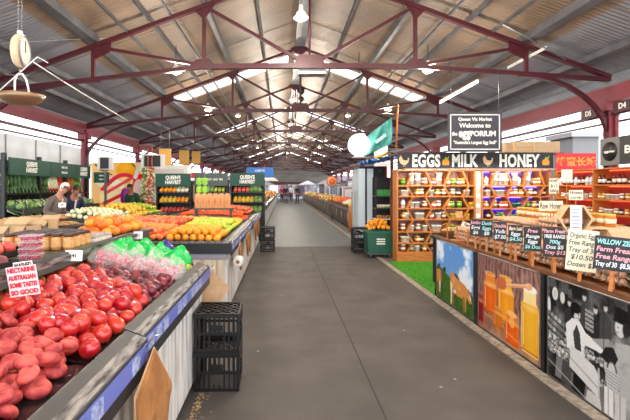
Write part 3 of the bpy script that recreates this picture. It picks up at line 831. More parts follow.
# ---- paper bags and crates
def paper_bags(label, loc, rz, s=1, n=7):
    t = empty('paper_bag_sheaf', label, 'paper bags', loc, rz)
    pts = [(0,.0),(.25,-.25),(.24,-.30),(.05,-.52),(-.20,-.56),(-.27,-.20),(-.23,-.11)]
    pts = [(a*s,b_*s) for a, b_ in pts]
    for i in range(n):
        b = MB(); d = -.004*i; k = .005*i
        nseg = 1; P1 = [(u-k*1.5, v-k*.4) for u, v in pts]
        vs = [(u, .02*math.sin(u*9+v*7)*s-d+.0015, v) for u, v in P1]+[(u, .02*math.sin(u*9+v*7)*s-d-.0015, v) for u, v in P1]
        m_ = len(P1); c0 = len(vs); vs.append((.05*s, -d+.012, -.22*s)); vs.append((.05*s, -d+.007, -.22*s))
        fs = [(j, (j+1)%m_, c0) for j in range(m_)]+[(m_+(j+1)%m_, m_+j, c0+1) for j in range(m_)]+[(j, m_+j, m_+(j+1)%m_, (j+1)%m_) for j in range(m_)]
        b.add(vs, fs)
        b.build('paper_bag', M['kraft'] if i < 2 else BROWNBAG, t)
    MB().tube([(0,.03,.05),(0,.0,.045),(0,-.02,.02),(0,-.03,.0)], .003, 6).build('hook', M['chrome'], t)
    return t
BROWNBAG = mat('brownbag', (176,120,66), rough=.8, c2=(150,96,48), scale=12)
# the sheaf plane faces the aisle: local x runs along the counter
o = paper_bags('big sheaf of brown paper bags hanging from the near counter rail', (-.545,1.86,.83), PI/2); o.scale = (1,-1,1)
o = paper_bags('brown paper bags hanging at the far end of the near counter', (-.59,3.70,.80), .15, .55); 
for i, yy in enumerate((5.75,6.9,7.3,8.9,9.6,10.0)):
    o = paper_bags('brown paper bags hanging on the side of the %s' % ['second counter beside the paper roll','second counter, middle hook','second counter, far hook','third counter, near hook','third counter, middle hook','third counter, far hook'][i], (-.56,yy,.80), PI/2, .6); o.scale = (1,-1,1)
t = empty('paper_roll', 'white paper roll mounted on the corner of the second counter', 'roll', (-.55,5.42,.60))
MB().lathe([(.022,-.07),(.062,-.07),(.062,.07),(.022,.07)], axis='Y', n=24).build('paper', M['white'], t)
MB().lathe([(.012,-.074),(.022,-.074),(.022,.074),(.012,.074)], axis='Y', n=16).build('core', BROWNBAG, t)
MB().tube([(0,-.08,0),(0,.09,0),(-.1,.09,0)], .006, 6).build('bracket', M['black'], t)

def make_crate():
    t = empty('milk_crate', 'x', 'crate'); W, D, H = .165, .165, .285
    b = MB()
    for z0, z1, e in ((0,.022,.0),(.255,.285,.004),(.125,.147,-.003)):
        w = .012
        b.box(-W-e,W+e,-D-e,-D+w,z0,z1).box(-W-e,W+e,D-w,D+e,z0,z1).box(-W-e,-W+w,-D,D,z0,z1).box(W-w,W+e,-D,D,z0,z1)
    b.build('rim', M['blackplastic'], t)
    for sx in (-1,1):
        for sy in (-1,1): MB().box(sx*W-.02*(sx>0)-.0*(sx<0), sx*W+.02*(sx<0), sy*D-.02*(sy>0), sy*D+.02*(sy<0), .01, .27).build('corner_post', M['blackplastic'], t)
    b = MB()
    for k in range(1,9):
        x = -W+2*W*k/9
        if k in (4,5): rng = ((.01,.05),(.2,.26))
        else: rng = ((.01,.26),)
        for z0, z1 in rng:
            b.box(x-.006,x+.006,-D+.002,-D+.01,z0,z1).box(x-.006,x+.006,D-.01,D-.002,z0,z1)
            b.box(-W+.002,-W+.01,x-.006,x+.006,z0,z1).box(W-.01,W-.002,x-.006,x+.006,z0,z1)
    b.build('slats', M['blackplastic'], t)
    b = MB()
    for s in (-1,1): b.box(-.045,.045,s*D-.006,s*D+.006,.155,.2).box(s*W-.006,s*W+.006,-.045,.045,.155,.2)
    b.build('handle', M['blackplastic'], t)
    b = MB()
    for z in (.272,):
        for k in range(-4,5):
            o_ = k*.037
            a0 = max(-W, -W+o_) ; 
            x0, y0_ = (-W+o_*2 if o_ > 0 else -W), (-D if o_ > 0 else -D-o_*2)
            x1, y1_ = (W if o_ > 0 else W+o_*2), (D-o_*2 if o_ > 0 else D)
            b.bar((x0,y0_,z),(x1,y1_,z), .011, .012).bar((-x0,y0_,z),(-x1,y1_,z), .011, .012)
    b.build('base_grid', M['blackplastic'], t)
    return t
cp = Proto(make_crate())
for i in range(2): cp.put((-.49,3.39,.007+.287*i), (0,0,.02), 1, '%s upturned black milk crate in the stack at the near counter end' % ['bottom','top'][i], 'milk crates by the near counter')
for i in range(2): cp.put((-.36,10.4,.01+.287*i), (0,0,-.03), 1, '%s black milk crate in the distant stack beside the third counter' % ['bottom','top'][i], 'milk crates by the third counter')
for i in range(2): cp.put((1.78,10.25,.01+.287*i), (0,0,.05), 1, '%s black milk crate in the stack on the right of the aisle' % ['bottom','top'][i], 'milk crates by the green trolley')
rr = random.Random(5); b = MB()
for i in range(260):
    x = -.61+abs(rr.gauss(0,.035)); y = rr.uniform(2.3,3.2); a = rr.uniform(0,3.14); l = rr.uniform(.005,.018)
    b.bar((x,y,.0085),(x+l*math.cos(a),y+l*math.sin(a),.011), .003, .002)
solo('straw_litter', b, mat('straw',(196,160,120),rough=.9), 'scatter of straw and dust on the asphalt by the crates', 'litter', kind='stuff')
b = MB()
for (x, y) in ((404,331),(441,388),(298,298),(345,268),(258,352),(300,268),(282,296),(455,380),(352,246)):
    Y = 660/(y-188); b.lathe([(0,.0086),(.008,.0082),(.012,.0078)], c=((x-283)*Y/440, Y, 0), n=8)
solo('gum_spots', b, mat('gum',(176,172,166),rough=.8), 'small pale gum spots on the asphalt aisle', 'spots', kind='stuff')

# ---- fruit on the second and third counters
pile('peach', -2.6,-1.42,5.24,6.35, b3, 'yellow and red peach in the front left heap of the second counter','peach','peaches on the second counter', .042, 2, dome=.03, thin=True)
pile('redapple', -2.6,-1.45,6.4,7.45, up(b3,.03), 'red apple in the heap behind the peaches on the second counter','apple','red apples on the second counter', .042, 2, thin=True)
pile('orange', -1.40,-.74,5.22,6.12, b3, 'orange in the front right heap of the second counter','orange','oranges on the second counter', .047, 2, dome=.04, thin=True)
pile('apple', -1.45,-.74,6.15,7.6, b3, 'yellow green apple in the heap behind the oranges','apple','green apples on the second counter', .042, 2, dome=.05, thin=True)
pile('yellow', -2.6,-1.4,7.65,8.45, b3, 'yellow squash in the heap at the back of the second counter','squash','yellow squash on the second counter', .05, 1, thin=True)
pile('yellow', -1.38,-.74,7.65,8.45, b3, 'small yellow squash on the aisle side at the back of the second counter','squash','aisle side squash on the second counter', .045, 1, thin=True)
pile('carrot', -2.2,-.74,8.85,10.1, b3b, 'orange carrot in the heap on the third counter','carrot','carrots on the third counter', .05, 2, dome=.03, cap=260, sp=1.6, thin=True)
pile('redapple', -2.2,-.74,10.2,11.6, up(b3b,.03), 'red capsicum like fruit at the back of the third counter','fruit','red fruit on the third counter', .05, 2, dome=.05, thin=True)
pile('pale', -3.87,-3.05,7.75,9.0, b4, 'pale squash in the heap at the front of the middle counter','squash','squash on the middle counter', .055, 2, dome=.05, thin=True)
pile('yellow', -3.87,-3.05,9.05,10.1, b4, 'yellow squash in the middle counter heap','squash','yellow squash on the middle counter', .055, 2, dome=.1, thin=True)
pile('apple', -3.87,-3.05,10.15,11.1, b4, 'green fruit at the far end of the middle counter','fruit','green fruit on the middle counter', .055, 2, dome=.08, thin=True)
# far left fruit
bf = bed(-.62,1.7,.85,.2)
pile('blush', -2.1,-.76,13.3,14.9, bf, 'pinkish fruit on the aisle counter beyond the far crates','fruit','pink fruit beyond the far crates', .075, 2, dome=.1, thin=True)
pile('orange', -2.1,-.76,15,16.8, bf, 'orange on the aisle counter beyond the far crates','orange','oranges beyond the far crates', .06, 2, dome=.12, thin=True)
pile('pale', -2.1,-.76,16.9,18.7, bf, 'pale melon on the aisle counter beyond the far crates','melon','pale melons beyond the far crates', .07, 2, dome=.12, thin=True)
def heap_stuff(x0, x1, y0, y1, h, m, label, cat, r=.07, hh=.25, seed=1):
    rr = random.Random(seed); b = MB(); n = int((y1-y0)*16)
    for i in range(n):
        x = rr.uniform(x0,x1); y = rr.uniform(y0,y1); u = (x-x0)/(x1-x0)*2-1
        b.ball((x,y,h+rr.uniform(0,hh)*(1-u*u*.5)), r*rr.uniform(.8,1.3), 7, 5, mi=rr.randrange(len(m)))
    return solo('produce_heap', b, m, label, cat, kind='stuff')
heap_stuff(-2.2,-.75,19.6,27,.93,[FR['orange'],FR['blush'],FR['redapple'],FR['pale']],'mixed fruit heaped on the counter past the blue sign','fruit',seed=2)
heap_stuff(-2.2,-.75,27.6,37,.93,[FR['redapple'],FR['yellow'],FR['orange']],'mixed fruit heaped on the far middle left counter','fruit',seed=3)
heap_stuff(-2.2,-.75,37.6,53,.93,[FR['pale'],FR['yellow'],FR['redapple']],'mixed fruit heaped on the most distant left counter','fruit',seed=4)
# bags of sweet potatoes on a raised shelf
t = empty('raised_shelf', 'raised grey shelf of bagged sweet potatoes behind the green apples', 'shelf', (-1.35,8.62,0))
MB().box(-.38,.36,-.14,.14,1.08,1.11).build('shelf_board', M['tierdark'], t)
for x in (-.35,.33): MB().box(x-.015,x+.015,-.1,.1,.86,1.08).build('support_post', M['tierdark'], t)
sb = empty('vegetable_bag', 'x', 'bag')
MB().prism([(-.052,0),(.052,0),(.056,.12),(.054,.24),(.035,.285),(-.035,.285),(-.054,.24),(-.056,.12)], 'XZ', -.05, .05).build('film', mat_glassy('sbfilm',(250,190,130),.12,.5), sb)
b = MB()
for i in range(5): b.lathe([(0,-.11),(.02,-.09),(.028,0),(.02,.09),(0,.11)], c=(R.uniform(-.02,.02), -.03+.014*i, .125), n=8)
b.build('vegetables', FR['sweet'], sb)
sbp = Proto(sb)
for i in range(6): sbp.put((-1.66+.115*i, 8.60, 1.112), (0,0,R.uniform(-.1,.1)), 1, 'clear bag of orange sweet potatoes standing on the raised shelf', 'bags of sweet potatoes')

proto('ginger','ginger_root',mat('ginger',(196,158,112),rough=.7,c2=(160,116,74),scale=20,rnd=.6),.032,'long')
pile('ginger', -3.35,-2.8,4.6,6.1, lambda x,y: 1.0, 'tan ginger root heaped on the dark table near the white haired shopper','ginger','ginger on the dark table', .05, 2, dome=.04, sp=1.7)
# ================================================================= right stall
XP = 2.13
# dark posts between the printed panels and the counter frame
t = empty('egg_counter', 'long dark framed egg counter standing behind the printed panels', 'counter', (XP, 2.2, 0))
MB().box(.04,1.25,.0,3.85,.74,.80).build('counter_top', M['shelfwood'], t)
MB().box(.05,.07,.0,3.85,.02,.74).build('front_board', M['black'], t)
for y in (1.40,2.62,3.82): MB().box(-.02,.05,y-.045,y+.045,.0,.80).build('post', M['black'], t)
MB().box(.0,.06,.0,3.85,.795,.83).build('front_ledge', M['brownwood'], t)
for y in (.1,3.8): MB().box(1.15,1.2,y-.03,y+.03,0,.74).build('leg', M['black'], t)
MB().tube([(.0,3.95,.0),(.06,3.93,.76)], .012, 6).build('leg', M['black'], t)
PR = mat_attr('printpaper', rough=.6, coat=0, spec=.1)
def panel(label, y0, y1, z0, z1, cv, name='printed_panel'):
    t = empty(name, label, 'panel', (XP-.02, y1, z0))
    MB().box(.003,.014,-(y1-y0),0,0,z1-z0).build('backing_board', M['white'], t)
    b = MB(); w = .006
    b.box(-.004,.003,-(y1-y0),0,0,w).box(-.004,.003,-(y1-y0),0,z1-z0-w,z1-z0).box(-.004,.003,-w,0,0,z1-z0).box(-.004,.003,-(y1-y0),-(y1-y0)+w,0,z1-z0)
    b.build('edge_trim', M['steel'], t)
    cv.mesh('print', PR, t, (0,0,0), (0,0,-PI/2))
    return t
# --- cow panel (left = far end)
W, H = 1.17, .77
c = Canvas(150, 120, W, H, (96,150,214))
n = c.noise(5,5,1); c.img[:] = (88,144,212)
c.img += (np.array([60,40,16])*(1-c.Y/H)[...,None]*.6)
cl = np.clip((n-.46)*6,0,1); c.put(cl*(c.Y > .3), (240,244,250), .9)
hill = .40-.13*(c.X/W)**1.2+.02*np.sin(c.X*9)
c.put((c.Y < hill).astype(float), (60,96,34)); g = c.noise(40,3,2)
c.put((c.Y < hill)*np.clip((g-.45)*4,0,1), (82,124,44), .7)
c.put((c.Y < hill)*np.clip((c.noise(6,3,5)-.5)*4,0,1), (38,70,24), .6)
for x, r in ((.10,.028),(.30,.035),(.27,.025),(.66,.055),(.71,.045),(.75,.035),(.05,.02)):
    yy = .40-.13*(x/W)**1.2+.02*math.sin(x*9); c.ell(x, yy+r*.7, r, r*.95, (24,46,24))
for x in (.83,.90,.97,1.04): c.ell(x, .305, .02, .014, (190,140,90))
# near cow, facing right and grazing
cw = (206,140,78); cd = (168,104,54); wh = (238,226,208)
c.poly([(.50,.40),(.56,.43),(.66,.385),(.80,.36),(.93,.34),(.99,.31),(.99,.22),(.93,.175),(.80,.165),(.68,.17),(.60,.20),(.54,.21),(.49,.27)], cw)
c.poly([(.55,.24),(.62,.22),(.61,.12),(.585,.02),(.555,.02),(.56,.12)], cd); c.poly([(.50,.30),(.56,.27),(.545,.14),(.53,.02),(.50,.02),(.505,.13)], wh)
c.poly([(.86,.20),(.93,.20),(.92,.10),(.915,.02),(.89,.02),(.885,.10)], cd); c.poly([(.92,.24),(.98,.24),(.965,.12),(.96,.03),(.935,.03),(.935,.12)], cw)
c.poly([(.95,.33),(1.03,.30),(1.09,.25),(1.12,.17),(1.10,.14),(1.05,.17),(1.0,.20),(.96,.22)], cw)
c.ell(1.06,.265,.035,.012,cd,ang=-.6); c.ell(1.11,.29,.03,.01,cd,ang=.6); c.ell(1.10,.155,.022,.018,(70,50,44))
c.poly([(1.05,.27),(1.09,.23),(1.10,.19),(1.06,.21)], wh)
c.ell(.63,.20,.04,.025,wh); c.ell(.76,.27,.05,.03,(226,166,104),.7); c.ell(.60,.33,.04,.05,(226,166,104),.7)
c.line(.50,.38,.475,.20,.012,cd)
# the cow cut by the left border
c.poly([(0,.36),(.10,.385),(.17,.36),(.185,.26),(.16,.19),(0,.20)], cw); c.poly([(.10,.22),(.15,.22),(.14,.08),(.11,.08)], wh); c.poly([(.03,.22),(.07,.22),(.07,.08),(.04,.08)], cd)
c.ell(.17,.32,.02,.045,cd)
panel('printed panel with brown cows grazing on a green hill under a cloudy sky', 4.87, 6.04, .03, .80, c)
# --- honey panel
W, H = 1.15, .775
c = Canvas(170, 130, W, H, (160,110,90))
pk = np.floor(c.X/.16)
n = c.noise(3,3,1); c.img[:] = (150,112,104)
gr = .5+.5*np.sin(c.X*90+c.noise(7,3,8)*14); c.put(gr, (92,58,56), .7)
c.put(np.clip((c.noise(5,4,4)-.5)*5,0,1), (206,170,156), .45)
c.put((np.abs(c.X/.21-np.round(c.X/.21)) < .03).astype(float), (70,44,38), .8)
c.poly([(0,0),(W,0),(W,.10),(0,.20)], (176,130,110)); c.put((c.Y < .17-.06*c.X)*np.clip((c.noise(9,3,6)-.45)*4,0,1), (120,76,60), .6)
def jar(x0, x1, y0, y1, body, top, rim=(236,196,150), fillto=.8, glow=None):
    w = x1-x0; cx = (x0+x1)/2; h = y1-y0; nk = .36*w
    c.poly([(x0,y0+.03*h),(x0+.06*w,y0),(x1-.06*w,y0),(x1,y0+.03*h),(x1,y0+.68*h),(cx+nk,y0+.82*h),(cx+nk,y1),(cx-nk,y1),(cx-nk,y0+.82*h),(x0,y0+.68*h)], top)
    c.poly([(x0+.03*w,y0+.03*h),(x0+.09*w,y0+.01),(x1-.09*w,y0+.01),(x1-.03*w,y0+.03*h),(x1-.03*w,y0+fillto*.82*h),(x0+.03*w,y0+fillto*.82*h)], body)
    if glow: c.ell(cx+.05*w, y0+.35*h, .28*w, .3*h, glow, .7, e=.08); 
    c.ell(cx, y1, nk*1.08, .05*h, rim); c.ell(cx, y1, nk*.85, .032*h, top)
    c.line(x0+.12*w, y0+.12*h, x0+.12*w, y0+.62*h, .05*w, (255,236,190), .75); c.line(x1-.12*w, y0+.2*h, x1-.12*w, y0+.6*h, .03*w, (255,210,120), .6); c.ell(cx, y0+.72*h, .40*w, .05*h, (255,224,160), .55, e=.02); c.line(x0+.03*w, y0+.03*h, x1-.03*w, y0+.03*h, .05*w, (120,50,10), .45)
jar(.14,.42,.20,.60,(214,80,16),(224,130,50),glow=(240,130,30))
jar(.0,.13,.06,.36,(112,20,24),(150,60,50),rim=(196,170,160),glow=(150,30,30))
jar(.44,.74,.19,.62,(226,130,10),(236,166,50),glow=(252,186,50))
jar(.86,1.13,.05,.60,(232,164,30),(244,222,160),rim=(240,236,226),fillto=.95,glow=(250,196,70))
c.ell(.995,.61,.10,.032,(246,240,226))
jar(.36,.53,.10,.30,(180,84,12),(206,120,40),glow=(236,150,40))
jar(.58,.82,.03,.31,(222,76,8),(236,120,30),glow=(250,130,20)); c.ell(.70,.31,.085,.03,(250,190,120)); c.ell(.70,.235,.05,.05,(250,180,100),.8); c.line(.59,.12,.80,.09,.012,(250,200,130),.6)
# dipper
c.line(.60,.555,1.0,.63,.034,(226,160,118)); c.ell(.98,.625,.055,.032,(232,170,130),ang=.15); c.ell(.50,.55,.11,.062,(214,120,80),ang=.12)
for k in range(6): c.line(.425+.03*k,.50+.003*k,.42+.03*k,.605+.003*k,.008,(120,50,30))
c.line(.60,.565,.97,.635,.008,(250,210,180),.8)
panel('printed panel of honey jars with a wooden dipper', 3.60, 4.76, .025, .80, c)
# --- black and white market photograph, in two boards
W, H = 1.25, .775
c = Canvas(240, 150, W, H, (70,70,70))
n = c.noise(8,4,2); c.img[:] = (np.clip((n-.25)*260,24,170))[...,None]
rr = random.Random(4)
for k in range(26): x = rr.uniform(0,W); y = rr.uniform(.45,.75); g = rr.choice((20,40,90,150)); c.poly([(x,y),(x+rr.uniform(.03,.09),y+.01),(x+rr.uniform(.02,.08),y+rr.uniform(.05,.14)),(x,y+.1)], (g,)*3, .8)
c.ell(.10,.66,.035,.05,(226,)*3); c.ell(.19,.65,.028,.045,(206,)*3); c.ell(.10,.66,.02,.035,(190,)*3); c.ell(.02,.55,.025,.07,(220,)*3)
# shelves of piled boxes at the left
for k in range(6):
    for j in range(9):
        x = .0+.045*j-.01*k; y = .50-.048*k-.012*j
        if x < .33: c.ell(x+.02, y, .021, .016, (rr.choice((150,190,110)),)*3); c.line(x, y-.022, x+.045, y-.034, .008, (20,)*3)
for k in range(330):
    x = rr.uniform(.0,.62); y = rr.uniform(.10,.33)
    if y < .34-.22*(x-.1) and y > .20-.1*x: g = rr.choice((120,160,200,230)); c.ell(x, y, .016, .013, (g,)*3); c.ell(x+.004,y-.008,.010,.005,(50,)*3,.8)
c.poly([(.10,.03),(.24,.03),(.26,.17),(.12,.20)], (120,)*3); c.poly([(.17,.02),(.28,.02),(.30,.20),(.19,.19)], (70,)*3); c.poly([(.30,.02),(.42,.0),(.45,.15),(.32,.16)], (16,)*3); c.poly([(.42,.0),(.62,.02),(.64,.14),(.45,.15)], (110,)*3,.9)
c.poly([(.44,.0),(.60,.0),(.58,.08),(.46,.09)], (200,)*3); c.line(.0,.13,.5,.0,.008,(190,)*3)
for x, y, g in ((.27,.62,46),(.43,.70,60),(.54,.64,40),(.63,.68,66)):
    c.poly([(x-.055,y-.20),(x-.05,y-.06),(x,y-.015),(x+.05,y-.06),(x+.055,y-.20)], (g,)*3); c.ell(x,y+.012,.020,.027,(190,)*3); c.ell(x,y+.035,.022,.014,(36,)*3)
for k in range(5): c.poly([(.44,.50+.03*k),(.52,.49+.03*k),(.52,.51+.03*k),(.44,.52+.03*k)], (150+10*(k%2),)*3)
# shop assistant with dark hair and white coat
c.poly([(.24,.30),(.23,.47),(.30,.53),(.38,.53),(.44,.47),(.56,.44),(.70,.40),(.70,.37),(.55,.385),(.44,.38),(.42,.30)], (226,)*3)
c.poly([(.33,.32),(.31,.43),(.35,.50),(.385,.44),(.40,.32)], (60,)*3); c.ell(.35,.575,.038,.05,(206,)*3); c.ell(.34,.615,.055,.04,(18,)*3); c.ell(.305,.585,.022,.04,(18,)*3)
c.ell(.37,.572,.006,.006,(60,)*3); c.line(.355,.548,.375,.548,.005,(90,)*3)
# white display boards
c.poly([(.27,.13+.04),(.56,.02+.06),(.57,.22),(.53,.27),(.28,.34)], (214,)*3); c.line(.27,.24,.57,.14,.006,(110,)*3); c.line(.57,.27,.57,.02,.016,(200,)*3)
for k in range(60): c.ell(rr.uniform(.42,.72), rr.uniform(.30,.36), .012, .010, (rr.choice((110,170,220)),)*3)
c.poly([(.50,.45),(.64,.40),(.80,.44),(.66,.50)], (150,)*3); c.poly([(.60,.30),(.78,.26),(.80,.30),(.62,.345)], (190,)*3)
# woman in light coat and dark hat, with a basket
c.poly([(.66,.0),(.64,.20),(.66,.42),(.72,.50),(.84,.52),(.96,.46),(1.02,.2),(1.0,.0)], (176,)*3)
c.put((c.X > .66)*(c.Y < .5)*(c.X < 1.0)*np.clip((c.noise(14,3,9)-.5)*5,0,1), (110,)*3, .45)
c.poly([(.58,.36),(.70,.33),(.74,.40),(.70,.46),(.63,.44)], (34,)*3); c.ell(.57,.40,.025,.022,(226,)*3)
c.ell(.755,.60,.042,.06,(206,)*3); c.poly([(.70,.63),(.84,.65),(.81,.72),(.73,.73)], (22,)*3); c.ell(.77,.64,.07,.012,(22,)*3); c.ell(.80,.60,.025,.045,(40,)*3)
c.line(.735,.60,.742,.60,.006,(60,)*3); c.line(.73,.57,.745,.57,.005,(90,)*3)
c.ell(.685,.30,.045,.07,(50,)*3); c.ell(.685,.30,.034,.058,(200,)*3)
c.poly([(.635,.20),(.74,.19),(.76,.30),(.625,.31)], (196,)*3)
for k in range(5): c.line(.63,.215+.02*k,.75,.205+.02*k,.004,(100,)*3)
c.poly([(.61,.0),(.70,.0),(.70,.18),(.615,.19)], (222,)*3); c.line(.655,.0,.655,.18,.004,(80,)*3); c.poly([(.71,.0),(.80,.0),(.80,.18),(.715,.18)], (200,)*3); c.line(.755,.0,.755,.18,.004,(90,)*3)
c.line(.615,0,.615,H,.005,(40,)*3)
c.img += (c.rs.rand(c.h,c.w,1)-.5)*16
panel('large black and white printed photograph of an old market stall', 2.27, 3.51, .02, .80, c)

# ---- egg trays and eggs
M['pulp'] = mat('pulp', (204,186,168), rough=.95, c2=(152,134,120), scale=30, bump=.5, bscale=200, rnd=.5)
M['egg'] = mat('eggshell', (214,150,106), rough=.5, c2=(234,188,150), scale=6, rnd=.9)
def tray_mesh():
    b = MB(); n = 31; S = .145; vs = []
    for sgn, off in ((1,0),(1,-.004)):
        for i in range(n):
            for j in range(n):
                x = -S+2*S*i/(n-1); y = -S+2*S*j/(n-1)
                z = .022+.02*math.cos(x*PI/.029)*math.cos(y*PI/.029)+off
                if i in (0,n-1) or j in (0,n-1): z = .030+.010*math.cos((x if j in (0,n-1) else y)*PI/.0242)+off
                vs.append((x,y,z))
    f = []
    for i in range(n-1):
        for j in range(n-1):
            a = i*n+j; f.append((a,a+n,a+n+1,a+1)); a += n*n; f.append((a,a+1,a+n+1,a+n))
    rim = [(i,0) for i in range(n)]+[(n-1,j) for j in range(1,n)]+[(i,n-1) for i in range(n-2,-1,-1)]+[(0,j) for j in range(n-2,0,-1)]
    for k in range(len(rim)):
        a = rim[k][0]*n+rim[k][1]; c_ = rim[(k+1)%len(rim)]; d = c_[0]*n+c_[1]; f.append((a,a+n*n,d+n*n,d))
    return b.add(vs, f, smooth=True)
tp = Proto(tray_mesh().build('egg_tray', M['pulp'])); tag(tp.o, 'x', 'egg tray')
eg = MB(); eg.lathe([(.0215*math.sin(PI*i/9)*(1+.10*math.cos(PI*i/9)), -.028*math.cos(PI*i/9)) for i in range(10)], n=12)
ep = Proto(eg.build('egg', M['egg'])); tag(ep.o, 'x', 'egg')
eggs = []
stacks = []
k = 0
y = 2.42
while y < 5.95:
    for row, (x, nl, base) in enumerate(((2.40,3,.832),(2.745,4,.832))):
        nl2 = nl+R.choice((0,0,1))+(2 if 4.3 < y < 5.4 else 0) if row else nl+R.choice((0,0,0,1))
        for i in range(nl2):
            tp.put((x+R.uniform(-.006,.006), y+R.uniform(-.006,.006), base+.052*i), (0,0,R.uniform(-.03,.03)+(PI/2 if R.random()<.5 else 0)), 1,
                   ['grey brown pulp egg tray in the front stacks on the egg counter','grey brown pulp egg tray in the taller rear stacks on the egg counter'][row], ['front egg tray stacks','rear egg tray stacks'][row])
            top = i == nl2-1
            for a in range(5):
                for c_ in range(5):
                    if c_ == 0 or top: eggs.append((x-.116+.058*c_, y-.116+.058*a, base+.052*i+.036, top, row))
    y += .325
eggs.sort(key=lambda e: e[1]*1.0-(.0 if e[3] else .0))
near = eggs[:280]; far = eggs[280:]
for e in near:
    ep.put((e[0]+R.uniform(-.003,.003), e[1]+R.uniform(-.003,.003), e[2]+R.uniform(0,.003)), (R.gauss(0,.12),R.gauss(0,.12),0), R.uniform(.94,1.04), 'brown egg in the pulp trays on the near half of the egg counter', 'brown eggs in trays')
b = MB()
for e in far: b.lathe([(.0215*math.sin(PI*i/7)*(1+.10*math.cos(PI*i/7)), -.028*math.cos(PI*i/7)) for i in range(8)], c=e[:3], n=9)
solo('eggs', b, M['egg'], 'brown eggs filling the farther pulp trays on the egg counter', 'eggs', kind='stuff')
for i in range(12):
    y = 2.58+.325*i
    if y < 6: solo('wooden_stake', MB().box(2.17,2.184,y-.008,y+.008,.83,1.02), M['shelfwood'], 'upright orange wooden divider in front of the egg trays', 'divider', group='dividers of the egg counter')
# ---- chalk signs on stakes
M['chalk'] = mat('chalkboard', (40,38,42), rough=.7, c2=(56,52,56), scale=10)
cc = {'w': mat('chalkw',(226,236,240),rough=.8), 'p': mat('chalkp',(236,170,180),rough=.8), 'b': mat('chalkb',(160,226,226),rough=.8), 'y': mat('chalky',(240,222,190),rough=.8), 'k': M['textblack']}
def chalk(label, x0, y0, x1, y1, Y, lines, cols, m=None, ry=0, shape='rect', sl=.16):
    Y = 2.12*440/((x0+x1)/2-283); p = P((x0+x1)/2, (y0+y1)/2, Y); w = (x1-x0)*Y/440; h = (y1-y0)*Y/440
    w /= math.cos(.55)
    t = empty('chalk_sign', label, 'sign', p); t.rotation_euler = (-.06, ry, -.55)
    if shape == 'arch': pts = [(-w/2,-h/2),(w/2,-h/2),(w/2,h*.32),(w*.34,h/2),(-w*.34,h/2),(-w/2,h*.32)]
    else: pts = [(-w/2,-h/2),(w/2,-h/2),(w/2,h/2),(-w/2,h/2)]
    MB().prism(pts, 'XZ', 0, .008).build('board', m or M['chalk'], t)
    n = len(lines)
    for i, s in enumerate(lines):
        z = h*.44-h*.88/n*(i+.5)
        o = text('lettering', s, h/n*.82, cc[cols[i % len(cols)]], t, (0,-.001,z), (PI/2,0,0), ext=.0008, off=.0012 if m is None else .0004, shear=.15, fit=w*.9)
    MB().box(-.011,.011,.008,.02,.835-p[2],0).build('stake', M['shelfwood'], t)
chalk('chalkboard sign reading WILLOW ZEN, nearest of the row on stakes', 600,237,628,271, 2.95, ['WILLOW ZEN','Farm Fresh','Free Range','Tray of 30  $8.50'], 'bppw', ry=.08)
chalk('cream handwritten sign on a stake between the chalkboards', 571,230,593,271, 3.3, ['Organic Eggs','Free Range','Tray of 30','$10.50','Dozen $5'], 'k', m=mat('creamsign',(244,236,206),rough=.6), ry=.08)
chalk('chalkboard sign with pink and white lines left of the cream sign', 546,227,563,257, 3.62, ['Farm Fresh','FREE RANGE','700g','Doz $5','Tray $12'], 'pwbw', shape='arch')
chalk('chalkboard sign fifth from the far end of the egg counter', 526,227,539,251, 3.95, ['Free','Range','Eggs','$6 Doz'], 'pwwb')
chalk('chalkboard sign fourth from the far end of the egg counter', 510,225,521,243, 4.25, ['Barn Laid','Eggs','$4.50'], 'ywb')
chalk('chalkboard sign third from the far end of the egg counter', 495,222,505,241, 4.6, ['Double','Yolk','$7.00'], 'pww')
chalk('chalkboard sign second from the far end of the egg counter', 482,220,491,237, 4.95, ['Duck','Eggs','$8'], 'bbw')
chalk('chalkboard sign at the far end of the egg counter', 471,219,480,236, 5.3, ['Jumbo','Eggs','$6'], 'pww')
# white handwritten card near the far corner
card('price_card', 'tilted white handwritten card behind the far chalkboards', P(466,229,6.1), .15, .17, (0,.35,-.2), ['Eggs','Tray','$5'])
# cards on stands above the eggs
for i, (x, y, w, h, Y, lab, ln) in enumerate(((554,186,9,15,4.6,'tall pale card on a stand left of the hexagonal box',['HONEY','$12','500g']),(551,206,22,10,4.4,'wide cream card standing behind the chalkboards',['Raw Honey']),(576,195,13,10,4.3,'cream card above the hexagonal box',['Honey','comb']),(567,175,10,11,4.8,'pale blank card on a tall stand below the red banner',None))):
    p = P(x,y,Y); t = card('price_card', lab, p, w*Y/440, h*Y/440, (0,0,-.15), ln, mat('cr%d'%i,(240,228,196),rough=.6), bold=.0005)
    MB().tube([(0,.006,0),(0,.006,1.2-p[2])], .004, 6).build('stand', M['shelfwood'], t)
